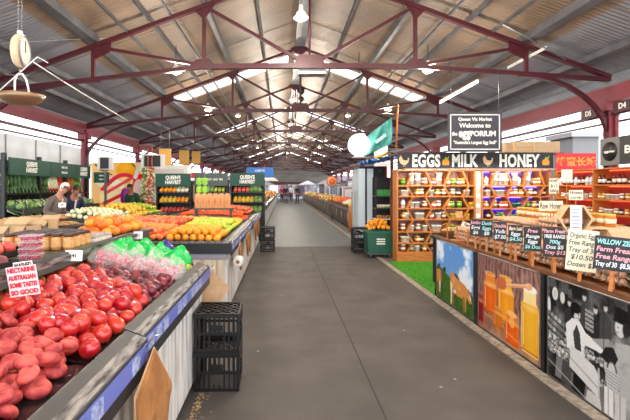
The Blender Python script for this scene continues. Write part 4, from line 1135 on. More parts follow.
# hexagonal wooden display box with a printed sheet
def hexbox(label, p, r, d, sheet=True):
    t = empty('hexagonal_box', label, 'display box', p, -.25); b = MB()
    for k in range(6):
        a0, a1 = PI*k/3, PI*(k+1)/3; q = .86
        o0, o1 = (r*math.cos(a0), r*math.sin(a0)), (r*math.cos(a1), r*math.sin(a1)); i0, i1 = (o0[0]*q,o0[1]*q), (o1[0]*q,o1[1]*q)
        b.prism([o0,o1,i1,i0], 'XZ', 0, d)
    b.build('hexagon_frame', M['lightwood'], t)
    MB().prism([(r*.9*math.cos(PI*k/3), r*.9*math.sin(PI*k/3)) for k in range(6)], 'XZ', d-.006, d).build('back', M['shelfwood'], t)
    if sheet:
        MB().box(-.05,.05,-.004,-.001,-r*.8,r*.85).build('sheet', M['card'], t)
        for i in range(6): MB().box(-.035,.03,-.005,-.004,r*.6-.035*i,r*.6-.035*i+.008).build('text_line', mat('tl%d'%i,(120,130,190),rough=.7), t)
hexbox('hexagonal wooden display box with a white sheet behind the cream sign', P(576,219,4.2), .15, .14)
hexbox('pale blue grey hexagonal box behind the nearest chalkboard', P(600,240,4.0), .13, .12, False)

# ---- jars for the shelves: one mesh each, body, lid and label
JM = {}
def jarcol(c): 
    k = tuple(c)
    if k not in JM: JM[k] = mat('jar_%d_%d_%d' % k, c, rough=.22, coat=.4)
    return JM[k]
def shelf_jar(name, body, lid, label, r=.035, h=.10, kind='jar'):
    b = MB()
    if kind == 'jar': b.lathe([(r*.9,0),(r,.006),(r,h*.25),(r*1.015,h*.25),(r*1.015,h*.6),(r,h*.6),(r,h*.72),(r*.85,h*.8),(r*.9,h*.8),(r*.9,h),(0,h)], n=14, mi=[0,0,2,2,2,0,0,0,1,1])
    elif kind == 'tub': b.lathe([(r*.85,0),(r,h*.8),(r*1.06,h*.8),(r*1.06,h),(0,h)], n=14, mi=[2,0,1,1])
    elif kind == 'bottle': b.lathe([(r*.9,0),(r,.006),(r,h*.2),(r*1.01,h*.2),(r*1.01,h*.55),(r,h*.55),(r*.9,h*.66),(r*.35,h*.78),(r*.35,h*.86),(r*.42,h*.86),(r*.42,h),(0,h)], n=14, mi=[0,0,2,2,2,0,0,0,1,1,1])
    return Proto(tag(b.build(name, [jarcol(body), jarcol(lid), jarcol(label)]), 'x', kind))
W_ = (240,236,228); A_ = (206,120,30); D_ = (60,34,26)
J = {
 'white': shelf_jar('yoghurt_tub', W_, (246,246,246), (244,240,230), .042, .085, 'tub'),
 'amber': shelf_jar('honey_jar', A_, (214,180,70), (240,226,190), .035, .095),
 'amber2': shelf_jar('honey_jar', (170,84,22), W_, (236,236,220), .034, .10),
 'pink': shelf_jar('preserve_jar', (214,70,80), (226,160,60), W_, .034, .09),
 'green': shelf_jar('relish_jar', (60,130,50), (226,200,60), (120,180,60), .035, .095),
 'yellow': shelf_jar('mustard_tub', (236,196,40), (240,206,60), (250,220,90), .042, .075, 'tub'),
 'dark': shelf_jar('preserve_jar', D_, (30,26,30), (206,190,170), .034, .10),
 'teal': shelf_jar('teal_tub', (60,150,140), (80,170,160), (40,110,110), .040, .07, 'tub'),
 'bottle': shelf_jar('sauce_bottle', (90,30,24), (30,26,26), W_, .034, .17, 'bottle'),
 'wbottle': shelf_jar('milk_bottle', W_, (60,90,170), (226,226,240), .036, .17, 'bottle'),
}
LB = {'white':'white tub with pale lid','amber':'amber honey jar with gold lid','amber2':'amber honey jar with white lid','pink':'pinkish preserve jar with orange lid','green':'green relish jar with yellow lid','yellow':'bright yellow tub','dark':'dark preserve jar','teal':'teal tub','bottle':'dark sauce bottle with white label','wbottle':'white milk bottle with blue cap'}

# ---- hexagon pattern shelving
def hex_shelf(label, X0, X1, Yf, zs, mback, plinth, n, side=.33):
    t = empty('display_shelving', label, 'shelving', (X0, Yf, 0)); W = X1-X0; top = zs[0]
    MB().box(0,.03,0,side,0,top+.02).build('side_panel', M['shelfwood'], t); MB().box(W-.03,W,0,side,0,top+.02).build('side_panel', M['shelfwood'], t)
    MB().box(.03,W-.03,side-.02,side,0,top).build('back_panel', mback, t)
    for z in zs: MB().box(.03 if z != zs[0] else -.01,W-.03 if z != zs[0] else W+.01,0.0,side-.02,z-.014,z+.014).build('shelf_board', M['shelfwood'], t)
    MB().box(.0,W,-.02,0,plinth,zs[-1]-.012).build('plinth', M['shelfwood'], t)
    for i in range(n):
        xc = W*(.17+.235*i)
        for k in range(len(zs)-1):
            s = 1 if (i+k) % 2 else -1; d = W/n*.15
            MB().bar((xc-s*d, .012+side*.0+.07, zs[k]-.012), (xc+s*d, .012+.07, zs[k+1]+.01), .15, .018, up=(0,1,0)) if 0 else \
            MB().add([(xc-s*d-.016,0,zs[k]-.012),(xc-s*d+.016,0,zs[k]-.012),(xc+s*d+.016,0,zs[k+1]+.01),(xc+s*d-.016,0,zs[k+1]+.01),
                      (xc-s*d-.012,side-.03,zs[k]-.012),(xc-s*d+.012,side-.03,zs[k]-.012),(xc+s*d+.012,side-.03,zs[k+1]+.01),(xc+s*d-.012,side-.03,zs[k+1]+.01)],
                     [(0,1,2,3),(7,6,5,4),(0,4,5,1),(1,5,6,2),(2,6,7,3),(3,7,4,0)]).build('slanted_divider', M['shelfwood'], t)
    return t
zs = [1.855,1.546,1.326,1.083,.86,.61,.38]
zz = zs+[.195]
s1 = hex_shelf('orange wood shelving with hexagon cells and jars under the word EGGS', 2.30, 3.90, 8.9, zz, mat('backpink',(196,150,140),rough=.7), .0, 4)
pur = mat('backpurple', (96,70,190), rough=.6)  # purple of the LED backlight put into the panel colour
s2 = hex_shelf('hexagon cell shelving glowing purple under the word HONEY', 4.02, 5.42, 8.9, zz, pur, .0, 4)
strip = mat_emit('ledpurple', (120,90,255), 6)
for z in zs[:-1]: MB().box(.05,1.35,.27,.285,z-.03,z-.014).build('led_strip', strip, s2)
red = mat('backred', (196,70,56), rough=.6)
rows1 = [['green','white','white','amber2','pink','white','pink','green','pink','amber'],['white','white','amber','amber2','white','amber','amber2','amber2','dark','white'],
 ['wbottle','white','white','amber2','pink','amber2','amber','green','green','yellow'],['amber','white','white','white','pink','white','amber2','yellow','yellow','yellow'],
 ['amber2','white','amber2','white','white','white','amber','green','yellow','yellow'],['white','white','amber','dark','white','amber2','yellow','yellow','dark','amber'],['amber2','amber2','white','amber','dark','white','amber','amber2','white','dark']]
rows2 = [['wbottle','white','white','white','white','wbottle','white','amber','amber2'],['white','white','white','pink','amber2','amber','amber2','dark','dark'],['amber','amber2','pink','pink','teal','teal','green','amber','dark'],
 ['dark','teal','green','teal','teal','amber2','dark','amber','amber2'],['green','dark','white','green','teal','dark','amber','amber2','dark'],['white','amber','green','dark','teal','green','amber','dark','white'],['amber','dark','white','green','amber2','dark','amber','white','dark']]
JS = 1.42
def stock(rows, X0, X1, Yf, place, n):
    W = X1-X0
    for k, row in enumerate(rows):
        z = zz[k+1]+.0145
        gap = zz[k]-zz[k+1]
        for i, key in enumerate(row):
            x = X0+.09+(W-.18)*(i+.5)/len(row)+R.uniform(-.015,.015)
            # keep clear of the slanted dividers
            for j in range(4):
                s = 1 if (j+k) % 2 else -1; xc = X0+W*(.17+.235*j); xd = xc+s*W/4*.10
                if abs(x-xd) < .085: x = xd+(.085 if x >= xd else -.085)
            if key in ('wbottle','bottle') and gap < .21: key = 'white'
            J[key].put((x, Yf+.07, z), (0,0,R.uniform(0,6)), JS if key[-6:] != 'bottle' else 1.2, '%s on the %s' % (LB[key], place), '%s on the %s' % (LB[key], place))
            if key in ('white','amber2','amber') or R.random() < .3: J[key].put((x+R.uniform(-.01,.01), Yf+.20, z), (0,0,R.uniform(0,6)), JS, '%s on the %s' % (LB[key], place), '%s on the %s' % (LB[key], place))
            if key in ('white','yellow') and gap > .25: J[key].put((x, Yf+.07, z+JS*(.086 if key == 'white' else .076)), (0,0,0), JS, '%s on the %s' % (LB[key], place), '%s on the %s' % (LB[key], place))
stock(rows1, 2.30, 3.90, 8.9, 'hexagon shelves left of the purple ones', 4)
stock(rows2, 4.02, 5.42, 8.9, 'purple lit hexagon shelves', 4)
# white pillar strip between the shelves
t = empty('price_board', 'narrow white price strip between the two hexagon shelvings', 'sign', (3.96,8.93,0)); MB().box(-.055,.055,0,.03,0,1.85).build('strip_board', mat('pil',(206,180,160),rough=.6), t)
for i in range(6): MB().box(-.04,.04,-.004,0,1.7-.2*i,1.78-.2*i).build('price_ticket', M['card'], t)
# side shelving along the back of the egg stall, red lit
XS = 5.46
t = empty('display_shelving', 'red lit side shelving of jars and bottles behind the egg counter', 'shelving', (XS, 4.6, 0)); L = 4.25
zr = [1.83,1.55,1.30,1.05,.80,.50,.20]
for z in zr: MB().box(0,.32,0,L,z-.014,z+.010).build('shelf_board', M['shelfwood'], t)
MB().box(.32,.34,0,L,0,1.83).build('back_panel', red, t)
for y in (0,1.05,2.1,3.15,L-.03): MB().box(0.01,.32,y,y+.03,0,1.82).build('upright', M['shelfwood'], t)
ls = mat_emit('ledred', (255,110,70), 2)
for z in zr[:-1]: MB().box(.29,.31,.05,L-.05,z-.03,z-.016).build('led_strip', ls, t)
kinds = [['bottle','bottle','wbottle','dark'],['amber','white','amber2','amber'],['white','amber2','dark','amber'],['white','dark','amber','pink'],['green','amber','white','dark'],['amber','white','dark','amber2']]
for k in range(len(zr)-1):
    y = 4.6+.10
    while y < 4.6+L-.1:
        if all(abs(y-(4.6+q+.015)) > .055 for q in (0,1.05,2.1,3.15,L-.03)):
            key = R.choice(kinds[k]); J[key].put((XS+.06, y, zr[k+1]+.0105), (0,0,R.uniform(0,6)), 1, '%s on the red lit side shelving' % LB[key], '%s on the red lit side shelving' % LB[key])
            if k < 2 and key not in ('bottle','wbottle'): J[key].put((XS+.15, y, zr[k+1]+.0105), (0,0,R.uniform(0,6)), 1, '%s on the red lit side shelving' % LB[key], '%s on the red lit side shelving' % LB[key])
        y += R.uniform(.092,.13)
# sign board EGGS MILK HONEY
t = empty('shop_sign', 'long black sign board reading EGGS MILK HONEY above the hexagon shelves', 'sign', (2.31, 8.86, 1.872))
MB().box(0,3.13,0,.04,0,.345).build('board', mat('signblack',(26,26,28),rough=.5), t)
for s, x in (('EGGS',.57),('MILK',1.34),('HONEY',2.44)): text('lettering', s, .335, M['text'], t, (x,-.002,.165), (PI/2,0,0), sx=.66, ext=.004, off=.013, space=1.08)
def hen(t, x, z, s=1, m=None):
    b = MB(); pts = [(-.10,.02),(-.085,-.04),(-.03,-.075),(.04,-.07),(.085,-.02),(.10,.05),(.075,.075),(.07,.02),(.02,.01),(-.03,.03),(-.045,.075),(-.07,.10),(-.09,.085),(-.105,.06)]
    b.prism([(x+a*s,z+c_*s) for a,c_ in pts], 'XZ', -.006, .001).box(x-.02*s,x-.012*s,-.006,0,z-.11*s,z-.07*s).box(x+.012*s,x+.02*s,-.006,0,z-.11*s,z-.07*s)
    b.build('hen_emblem', mat('hen%d'%int(x*100),(226,190,150),rough=.6), t)
    MB().prism([(x-.09*s,z+.09*s),(x-.06*s,z+.10*s),(x-.055*s,z+.125*s),(x-.085*s,z+.12*s)], 'XZ', -.007, 0).build('comb', mat('comb%d'%int(x*100),(196,60,50),rough=.6), t)
def pot(t, x, z):
    MB().prism([(x-.06,z-.08),(x+.06,z-.08),(x+.075,z-.02),(x+.05,z+.03),(x-.05,z+.03),(x-.075,z-.02)], 'XZ', -.006, 0).build('honey_pot_emblem', mat('pot%d'%int(x*100),(240,150,30),rough=.5), t)
    MB().prism([(x-.03,z+.03),(x+.05,z+.03),(x+.07,z+.11),(x+.03,z+.06),(x-.0,z+.09)], 'XZ', -.006, 0).build('leaf', mat('potl%d'%int(x*100),(150,170,40),rough=.5), t)
hen(t, .13, .17); hen(t, 1.82, .17); pot(t, .965, .17); pot(t, 2.98, .17)
for x in (.4,1.6,2.8): MB().box(x,x+.03,.04,.06,-.01,.33).build('batten', M['brownwood'], t)
# hanging blackboard
p = P(475,132,8.3); t = empty('hanging_sign', 'grey board with white border reading the eggporium, hanging above the stall', 'sign', p)
MB().box(-.51,.51,0,.02,-.375,.375).build('board', mat('slate',(66,64,74),rough=.6), t)
b = MB(); 
for x0,x1,z0,z1 in ((-.47,.47,.315,.335),(-.47,.47,-.335,-.315),(-.47,-.45,-.335,.335),(.45,.47,-.335,.335)): b.box(x0,x1,-.004,0,z0,z1)
b.build('border_line', M['text'], t)
text('lettering','Queen Vic Market',.085,M['text'],t,(0,-.003,.24),ext=.002,off=.003); text('lettering','Welcome to',.115,M['text'],t,(0,-.003,.12),ext=.002,off=.004)
text('lettering','the',.10,M['text'],t,(-.385,-.003,-.035),ext=.002,off=.004,sx=.75); text('lettering','egg',.23,M['text'],t,(-.20,-.003,-.025),ext=.002,off=.008,sx=.72); text('lettering','PORIUM',.135,M['text'],t,(.15,-.003,-.035),ext=.002,off=.006,sx=.98)
text('lettering','"Australia\'s Largest Egg Stall"',.085,M['text'],t,(0,-.003,-.20),ext=.002,off=.003,sx=.82)
for s in (-1,1): MB().tube([(s*.45,.01,.36),(s*.45,.01,1.2)], .006, 6).build('hanging_wire', M['steel'], t)
# red banner
t = empty('banner', 'red banner with yellow Chinese characters beside the honey sign', 'banner', (5.46, 8.80, 1.845))
MB().box(0,.80,0,.012,0,.35).build('cloth', mat('bannerred',(226,26,44),rough=.5), t)
text('lettering','蜂蜜长城',.20,mat('banneryellow',(250,160,40),rough=.5),t,(.40,-.002,.17),ext=.002,off=.004)
# boxes on top of the stall and the round sign at the right edge
bx = [(528,139,26,9,9.2),(548,146,24,8,9.1),(515,148,18,7,9.3)]
for i, (x, y, w, h, Y) in enumerate(bx):
    p = P(x,y,Y); w2 = w*Y/440; t = empty('carton', ['long wooden crate on top of the stall above HONEY','cardboard carton on the stall roof above the red banner','pale carton on the stall roof left of the wooden crate'][i], 'box', (p[0],Y,2.23 if i != 1 else 2.222))
    MB().box(-w2/2,w2/2,0,.3,0,.24).build('box_body', M['lightwood'] if i == 0 else M['cardboard'], t)
    MB().box(-w2/2+.02,w2/2-.02,-.002,0,.11,.13).build('tape', M['kraft'], t)
solo('stall_roof_board', MB().box(2.35,5.7,8.93,9.7,2.19,2.218).box(2.35,2.41,9.6,9.66,0,2.19).box(5.6,5.66,9.6,9.66,0,2.19), M['brownwood'], 'brown board forming the top of the egg stall behind the black sign', 'board')
t = empty('round_logo_sign', 'dark sign with a round black logo and white letters at the right edge', 'sign', (5.5,7.18,2.10))
MB().box(-.04,.0,-1.4,.40,-.22,.24).build('board', mat('sgrey',(120,118,118),rough=.5), t)
MB().box(-.046,-.04,-1.4,-.05,-.21,.23).build('dark_field', mat('sdark',(52,52,54),rough=.5), t)
MB().lathe([(0,-.012),(.16,-.012),(.16,0),(0,0)], axis='X', c=(-.04,.17,.01), n=28, caps=False).build('logo_disc', M['black'], t)
text('lettering','eggporium',.055,M['text'],t,(-.054,.17,.01),(PI/2,0,-PI/2),ext=.001,off=.002); text('lettering','EGGS - MILK',.17,M['text'],t,(-.048,-.62,.01),(PI/2,0,-PI/2),ext=.002,off=.007)
solo('white_tub', MB().box(5.48,5.8,5.6,6.9,1.845,2.0), mat('tubg',(200,200,196),rough=.5), 'pale storage box on the side shelving below the dark round logo sign', 'box')
solo('bird_ornament', MB().lathe([(0,-.11),(.06,-.08),(.08,0),(.05,.07),(.03,.10),(.05,.13),(.03,.17),(0,.18)], c=(5.6,7.62,1.955), n=12), M['black'], 'small black bird shaped ornament between the red banner and the pale storage box', 'ornament')

# baskets of eggs at the front corner
def basket(label, p, rx, h):
    t = empty('egg_basket', label, 'basket', p)
    MB().lathe([(rx*.75,0),(rx,h),(rx*1.06,h),(rx*1.0,h-.015),(rx*.7,.01),(0,.01)], n=20).build('wicker_bowl', mat('wicker%d'%int(p[1]*100),(190,126,70),rough=.8,c2=(140,84,40),scale=50,bump=.9,bscale=90), t)
    MB().tube([(rx*math.cos(a), 0, h+rx*.8*math.sin(a)) for a in [PI*i/10 for i in range(11)]], .008, 6).build('handle', BROWNBAG, t)
    for i in range(9):
        a = 2*PI*i/9; q = rx*.6 if i < 7 else .02
        ep.put((p[0]+q*math.cos(a), p[1]+q*math.sin(a), p[2]+h-.005+(.02 if i > 6 else 0)), (R.uniform(-1,1),R.uniform(-1,1),0), 1, 'pale egg in the %s' % label.split(' full')[0], 'eggs of the '+label.split(' full')[0])
solo('side_table', MB().box(1.98+.35,2.95,6.35,7.0,.72,.75).box(2.36,2.4,6.4,6.44,0,.72).box(2.88,2.92,6.4,6.44,0,.72).box(2.36,2.4,6.9,6.94,0,.72).box(2.88,2.92,6.9,6.94,0,.72), M['black'], 'small black table with baskets at the far corner of the egg counter', 'table')
basket('wicker basket full of eggs at the near corner of the small black table', (2.50,6.62,.75), .13, .12)
basket('wicker basket full of eggs on the right of the small black table', (2.80,6.72,.75), .12, .12)
jp.put((2.30,5.75,1.09),(0,0,0),1.2,'amber jar at the far end of the egg counter beside the white card')
# turf
b = MB().box(2.12,5.4,6.0,8.86,.006,.016); solo('artificial_turf', b, mat('turf',(54,132,16),rough=.9,c2=(74,160,28),scale=60,bump=.8,bscale=300), 'bright green artificial turf in front of the egg shelving', 'turf')
rr = random.Random(9); b = MB()
for i in range(5200):
    x = rr.uniform(2.13,4.2); y = rr.uniform(6.02,8.85); a = rr.uniform(0,6.28); d = .006
    b.add([(x-d*math.cos(a),y-d*math.sin(a),.016),(x+d*math.cos(a),y+d*math.sin(a),.016),(x+rr.uniform(-.01,.01),y+rr.uniform(-.01,.01),.016+rr.uniform(.015,.028))], [(0,1,2)])
solo('turf_blades', b, mat('blades',(66,156,20),rough=.8,c2=(96,180,40),scale=30), 'short green blades of the artificial turf', 'turf', kind='stuff', fix=False)

# ---- green trolley, fridge and shelf left of the egg stall
t = empty('green_trolley', 'dark green trolley bin on castors loaded with oranges and bread', 'trolley', (2.08, 9.35, 0))
MB().prism([(-.26,.10),(.26,.10),(.29,.56),(-.29,.56)], 'XZ', 0, .5).build('bin', M['cartgreen'], t)
MB().box(-.30,.30,-.02,.52,.545,.575).build('rim', mat('rimg',(30,104,84),rough=.4), t)
for x in (-.2,.2):
    for y in (.05,.45): MB().lathe([(.02,-.015),(.045,-.015),(.045,.015),(.02,.015)], c=(x,y,.052), axis='X', n=14).build('castor', M['steel'], t)
MB().box(-.28,.28,-.0,.5,.09,.11).build('base_frame', M['steel'], t)
for i in range(3): MB().box(-.09,.09,-.006+.012*0,-.002,.30+.05*i,.325+.05*i).build('label_line', M['text'], t)
proto('bread','bread_loaf',mat('bread',(222,150,76),rough=.7,c2=(240,190,120),scale=10,rnd=.4),.03,'long')
pile('orange', 1.80,2.34,9.36,9.86, lambda x,y: .575, 'orange heaped on the green trolley','orange','oranges on the green trolley', .05, 2, dome=.12)
t = empty('wire_shelf', 'black shelf unit of bread and fruit between the fridge and the egg shelving', 'shelf', (2.10, 9.95, 0))
for z in (.78,1.02,1.30): MB().box(0,.42,0,.4,z,z+.02).build('shelf_board', M['tierdark'] if z > 1 else M['white'], t)
for x in (.0,.40):
    for y in (0,.38): MB().box(x,x+.02,y,y+.02,0,1.75).build('upright', M['black'], t)
MB().box(0,.42,.39,.4,.1,1.75).build('back_panel', M['black'], t)
for i in range(5): FP['bread'].put((2.17+.07*i,10.1,.845), (1.2,0,R.uniform(-.2,.2)), 1, 'loaf of bread leaning on the middle of the black shelf', 'loaves on the black shelf')
for i in range(6): FP['pale'].put((2.17+.06*i,10.08,1.085), (0,0,i), 1, 'pale round loaf on the upper board of the black shelf', 'round loaves on the black shelf')
for i in range(4): solo('green_box', MB().rbox(-.04,.04,-.05,.05,0,.14,.008), mat('gb%d'%i,(60,150,70),rough=.5), 'green packet on the top board of the black shelf', 'packet', group='green packets on the black shelf', loc=(2.17+.085*i,10.08,1.32))
t = empty('display_fridge', 'tall pale glass door display fridge beside the black shelf', 'fridge', (1.87, 10.95, 0))
MB().box(.03,.70,0,.96,0,2.04).build('cabinet', M['black'], t)
for i in range(2):
    d = MB().box(0,.03,.02+.47*i,.46+.47*i,.12,1.98).build('door', mat('fd%d'%i,(206,222,226),rough=.15), t)
    MB().box(-.03,0,.40+.47*i,.42+.47*i,.8,1.4).build('handle', M['steel'], d)
for i in range(2): MB().box(.02+.20*i,.17+.20*i,-.02,0,.15,1.98).build('side_panel', mat('fs%d'%i,(214,230,236),rough=.2), t)
t = empty('tarpaulin', 'crumpled blue tarpaulin with yellow cloth on top of the fridge', 'tarpaulin', (2.25, 10.9, 2.04))
def cloth(name, x0,x1,y0,y1,z,m,par,seed,amp=.08):
    b = MB(); n = 18; vs = []; rr = random.Random(seed); a,c_,d = rr.uniform(5,9),rr.uniform(5,9),rr.uniform(0,6)
    for s in (0,-.012):
        for i in range(n):
            for j in range(n):
                x = x0+(x1-x0)*i/(n-1); y = y0+(y1-y0)*j/(n-1); vs.append((x,y,z+s+amp*(.6+math.sin(a*x*2+d)*math.cos(c_*y*1.5)+.4*math.sin(23*x+17*y))*.6+.14*(i/(n-1))))
    f = []
    for i in range(n-1):
        for j in range(n-1): q = i*n+j; f.append((q,q+n,q+n+1,q+1)); q += n*n; f.append((q,q+1,q+n+1,q+n))
    return b.add(vs, f, smooth=True).build(name, m, par)
cloth('blue_sheet',-.30,.55,-.9,.4,.05,mat('tarp',(30,120,214),rough=.35),t,2)
cloth('yellow_cloth',-.05,.3,-.6,.0,.16,mat('ycl',(240,190,60),rough=.6),t,5,.05)
# globe lamp, teal flag, orange pole
p = P(359,145,9.0); t = empty('globe_lamp', 'large round white glowing globe hanging beside the teal flag', 'lamp', p)
MB().ball((0,0,0), .225, 28, 18).build('globe', mat_emit('globe',(255,252,244),2.6), t)
MB().tube([(0,0,.22),(0,0,1.9)], .008, 6).build('cord', M['black'], t)
MB().lathe([(.04,-.24),(.16,-.26),(.04,-.21)], n=16).build('lower_cap', M['white'], t)
m = mat('teal',(60,140,132),rough=.5,c2=(90,170,160),scale=6); t = empty('flag', 'teal triangular flag with pale print tied beside the globe lamp', 'flag', (0,0,0))
b = MB(); n = 14; vs = []; A = Vector(P(392,117,8.9)); B_ = Vector(P(391,144,8.9)); Cc = Vector(P(363,157,9.1)); D2 = Vector(P(366,137,9.1))
for i in range(n):
    for j in range(n):
        u, v = i/(n-1), j/(n-1); q = (D2*(1-v)+Cc*v)*(1-u)+(A*(1-v)+B_*v)*u; q.y += .08*math.sin(u*9+v*3); vs.append(q)
b.add(vs, [(i*n+j,(i+1)*n+j,(i+1)*n+j+1,i*n+j+1) for i in range(n-1) for j in range(n-1)], smooth=True); fl_ = b.build('cloth', m, t)
md = fl_.modifiers.new('thick','SOLIDIFY'); md.thickness = .004
b = MB()
for i in range(4): b.bar(D2.lerp(A,.35+.1*i)+Vector((0,-.11,-.22)), D2.lerp(A,.40+.1*i)+Vector((0,-.11,-.30)), .03, .06)
b.build('print_mark', mat('tealpale',(160,206,200),rough=.5), t)
solo('pole', MB().tube([P(398,104,8.95),P(396,150,8.95)], .018, 8), mat('polo',(214,120,50),rough=.5), 'slim orange pole standing up beside the teal flag', 'pole')

solo('riser_box', MB().box(2.95,3.22,4.0,5.7,.80,1.14), M['lightwood'], 'pale wooden riser box behind the egg trays carrying amber jars', 'box')
for i in range(15): J['amber'].put((3.03, 4.07+.11*i, 1.1415), (0,0,R.uniform(0,6)), 1.25, 'amber honey jar with gold lid in the row on the riser box', 'amber jars on the riser box')
# ================================================================= left background: produce racks, mural, people
def leafy(name, n, L, w, mats, curl=.5, seed=0, stem=None, fan=.35):
    rr = random.Random(seed); b = MB()
    for i in range(n):
        a = rr.uniform(-1,1)*fan; c_ = rr.uniform(-1,1)*fan; ll = L*rr.uniform(.75,1.05); ww = w*rr.uniform(.7,1.1); ph = rr.uniform(0,6); m = 6
        vs = []
        for k in range(m+1):
            t = k/m; hw = ww*(.10+.9*math.sin(min(1,t*1.15)*PI*.62)**1.5)*(1 if t < .8 else (1-(t-.8)*3.2))
            x = math.sin(a*t*1.3)*ll*t; y = math.sin(c_*t*1.3)*ll*t; z = ll*t*math.cos(a*t)*math.cos(c_*t)
            for s in (-1,-.35,.35,1): vs.append((x+s*hw*math.cos(ph), y+s*hw*math.sin(ph)+(.014*math.sin(k*2.4+ph+s*3)), z+.01*math.sin(k*3+s*4)))
        f = [(k*4+j,k*4+j+1,(k+1)*4+j+1,(k+1)*4+j) for k in range(m) for j in range(3)]
        b.add(vs, f, rr.randrange(len(mats)) if stem is None else 1, True)
        if stem: b.tube([(0.3*vs[1][0],0,0),(vs[13][0],vs[13][1],vs[13][2])], [.012,.007], 5, 0)
    if stem is None: b.lathe([(0,-.01),(w*.35,.0),(w*.25,L*.25),(0,L*.3)], n=8, mi=0)
    return b
LM = [FR['leaf'], FR['leafdark'], FR['pale']]
BP = {}
def bunch(key, mb, m, cat): BP[key] = Proto(tag(mb.build(key, m, fix=False), 'x', cat))
bunch('silverbeet_bunch', leafy('a',12,.50,.08,LM,seed=1), [FR['leafdark'],FR['leaf'],FR['pale']], 'vegetable')
bunch('kale_bunch', leafy('a',12,.46,.07,LM,seed=5), [FR['leafdark'],FR['leafdark'],FR['leaf']], 'vegetable')
bunch('rhubarb_bunch', leafy('a',8,.50,.06,LM,seed=2,stem=1,fan=.2), [mat('rhub',(170,36,40),rough=.4),FR['redapple']], 'vegetable')
bunch('radish_bunch', leafy('a',8,.46,.05,LM,seed=7,stem=1,fan=.2), [FR['blush'],FR['pale']], 'vegetable')
bunch('celery_bunch', leafy('a',9,.50,.05,LM,seed=3,stem=1,fan=.15), [mat('cel',(160,196,80),rough=.4),FR['leaf']], 'vegetable')
b = MB()
for i in range(40):
    a = R.uniform(0,6.28); c_ = R.uniform(-.2,1.4); r = .075
    b.ball((r*.7*math.cos(a)*math.cos(c_), r*.7*math.sin(a)*math.cos(c_), r*.8*math.sin(c_)), .026, 7, 5, mi=i % 2)
b.ball((0,0,0), .07, 10, 8, mi=1); bunch('cauliflower', b, [FR['pale'],FR['leafdark']], 'vegetable')
b = MB().ball((0,0,0), .085, 14, 10, sz=.9)
bunch('cabbage', b, mat('cabb',(150,180,110),rough=.6,c2=(96,140,70),scale=9,rnd=.8,bump=.8,bscale=25), 'vegetable')

def harvest_rack(label, X, y0, y1, face='X', signh=(1.77,2.10), names=(("QUEEN'S\nHARVEST",),)):
    """stepped dark produce rack; local x along its length, local -y towards the shopper"""
    L = y1-y0
    t = empty('produce_rack', label, 'rack', (X, y0, 0), PI/2 if face == 'X' else 0)
    s = -1 if face == 'X' else 1
    MB().box(0,L,.36,.40,0,2.05).build('back_panel', M['black'], t)
    for x in (0,L/2,L-.06): MB().box(x,x+.06,.28,.36,0,2.2).build('upright', M['black'], t)
    for z in (.75,1.12): MB().box(0,L,-.40+(z-.75)*.6,.36,z-.03,z).build('shelf_board', M['black'], t); 
    for z in (.75,1.12): MB().box(0,L,-.42+(z-.75)*.6,-.40+(z-.75)*.6,z-.04,z+.05).build('front_lip', M['tierdark'], t)
    MB().prism([(0,1.42),(L,1.42),(L,1.46),(0,1.46)], 'XZ', -.05, .36).build('top_shelf', M['black'], t)
    return t
# long rack parallel to the aisle (X = -5.4), shoppers' side towards +X
X = -5.45; y0, y1 = 8.7, 12.3
t = empty('produce_rack', "long stepped rack of leafy vegetables under the Queen's Harvest signs at far left", 'rack', (X, y0, 0)); L = y1-y0
MB().box(-.5,-.46,0,L,0,2.1).build('back_panel', M['black'], t)
for y in (-.06,1.2,2.4,L): MB().box(-.1,-.02,y,y+.08,0,2.2).build('upright', M['black'], t)
MB().box(-.46,.0,0,L,1.36,1.39).build('top_shelf', M['black'], t)
MB().prism([(-.40,1.22),(.30,1.02),(.30,.99),(-.40,1.19)], 'XZ', 0, L).build('shelf_board', M['black'], t)
MB().prism([(-.10,.95),(.62,.78),(.62,.75),(-.10,.92)], 'XZ', 0, L).build('shelf_board', M['black'], t)
for x, z in ((.30,1.0),(.62,.76)): MB().box(x,x+.02,0,L,z-.02,z+.08).build('front_lip', M['tierdark'], t)
MB().box(-.4,.55,.02,L-.02,0,.75).build('base_cabinet', M['black'], t)
def sign(label, p, w, h, rz, body, sx=.75, dark=None, size=None):
    t = empty('stall_sign', label, 'sign', p, rz); MB().box(-w/2,w/2,0,.03,-h/2,h/2).build('board', dark or M['signgreen'], t)
    lines = body.split('\n'); n = len(lines); 
    for i, s in enumerate(lines): text('lettering', s, size or h/n*.78, M['text'], t, (0,-.002,h*.36-h*.72/n*(i+.5)), ext=.002, off=.006 if not size else .002, sx=sx)
    return t
sg = mat('signgreen2', (16,82,62), rough=.5)
sign("long green board reading Queen's Harvest, nearest on the far left rack", (X+.03,9.50,1.94), 1.55, .35, PI/2, "QUEEN'S\nHARVEST")
sign('plain green board with small white lines between the two Queen\'s Harvest boards', (X+.03,10.92,1.94), 1.25, .35, PI/2, 'FRUIT & VEG\nFRESH DAILY', size=.07)
sign("green board reading Queen's Harvest, farthest on the far left rack", (X+.03,11.98,1.94), .82, .35, PI/2, "QUEEN'S\nHARVEST")
sign('small dark green board beside the fruit mural', (-5.2,12.6,1.80), .42, .30, .15, 'FRESH\nDAILY', size=.06)
seq = ['silverbeet_bunch']*4+['kale_bunch']*5+['silverbeet_bunch']*3+['radish_bunch']*4+['rhubarb_bunch']*5+['celery_bunch']*4
LBV = {'silverbeet_bunch':'leafy green silverbeet bunch','kale_bunch':'dark leafy kale bunch','radish_bunch':'pink stemmed bunch','rhubarb_bunch':'red rhubarb bunch','celery_bunch':'pale green celery bunch','cauliflower':'white cauliflower','cabbage':'green cabbage'}
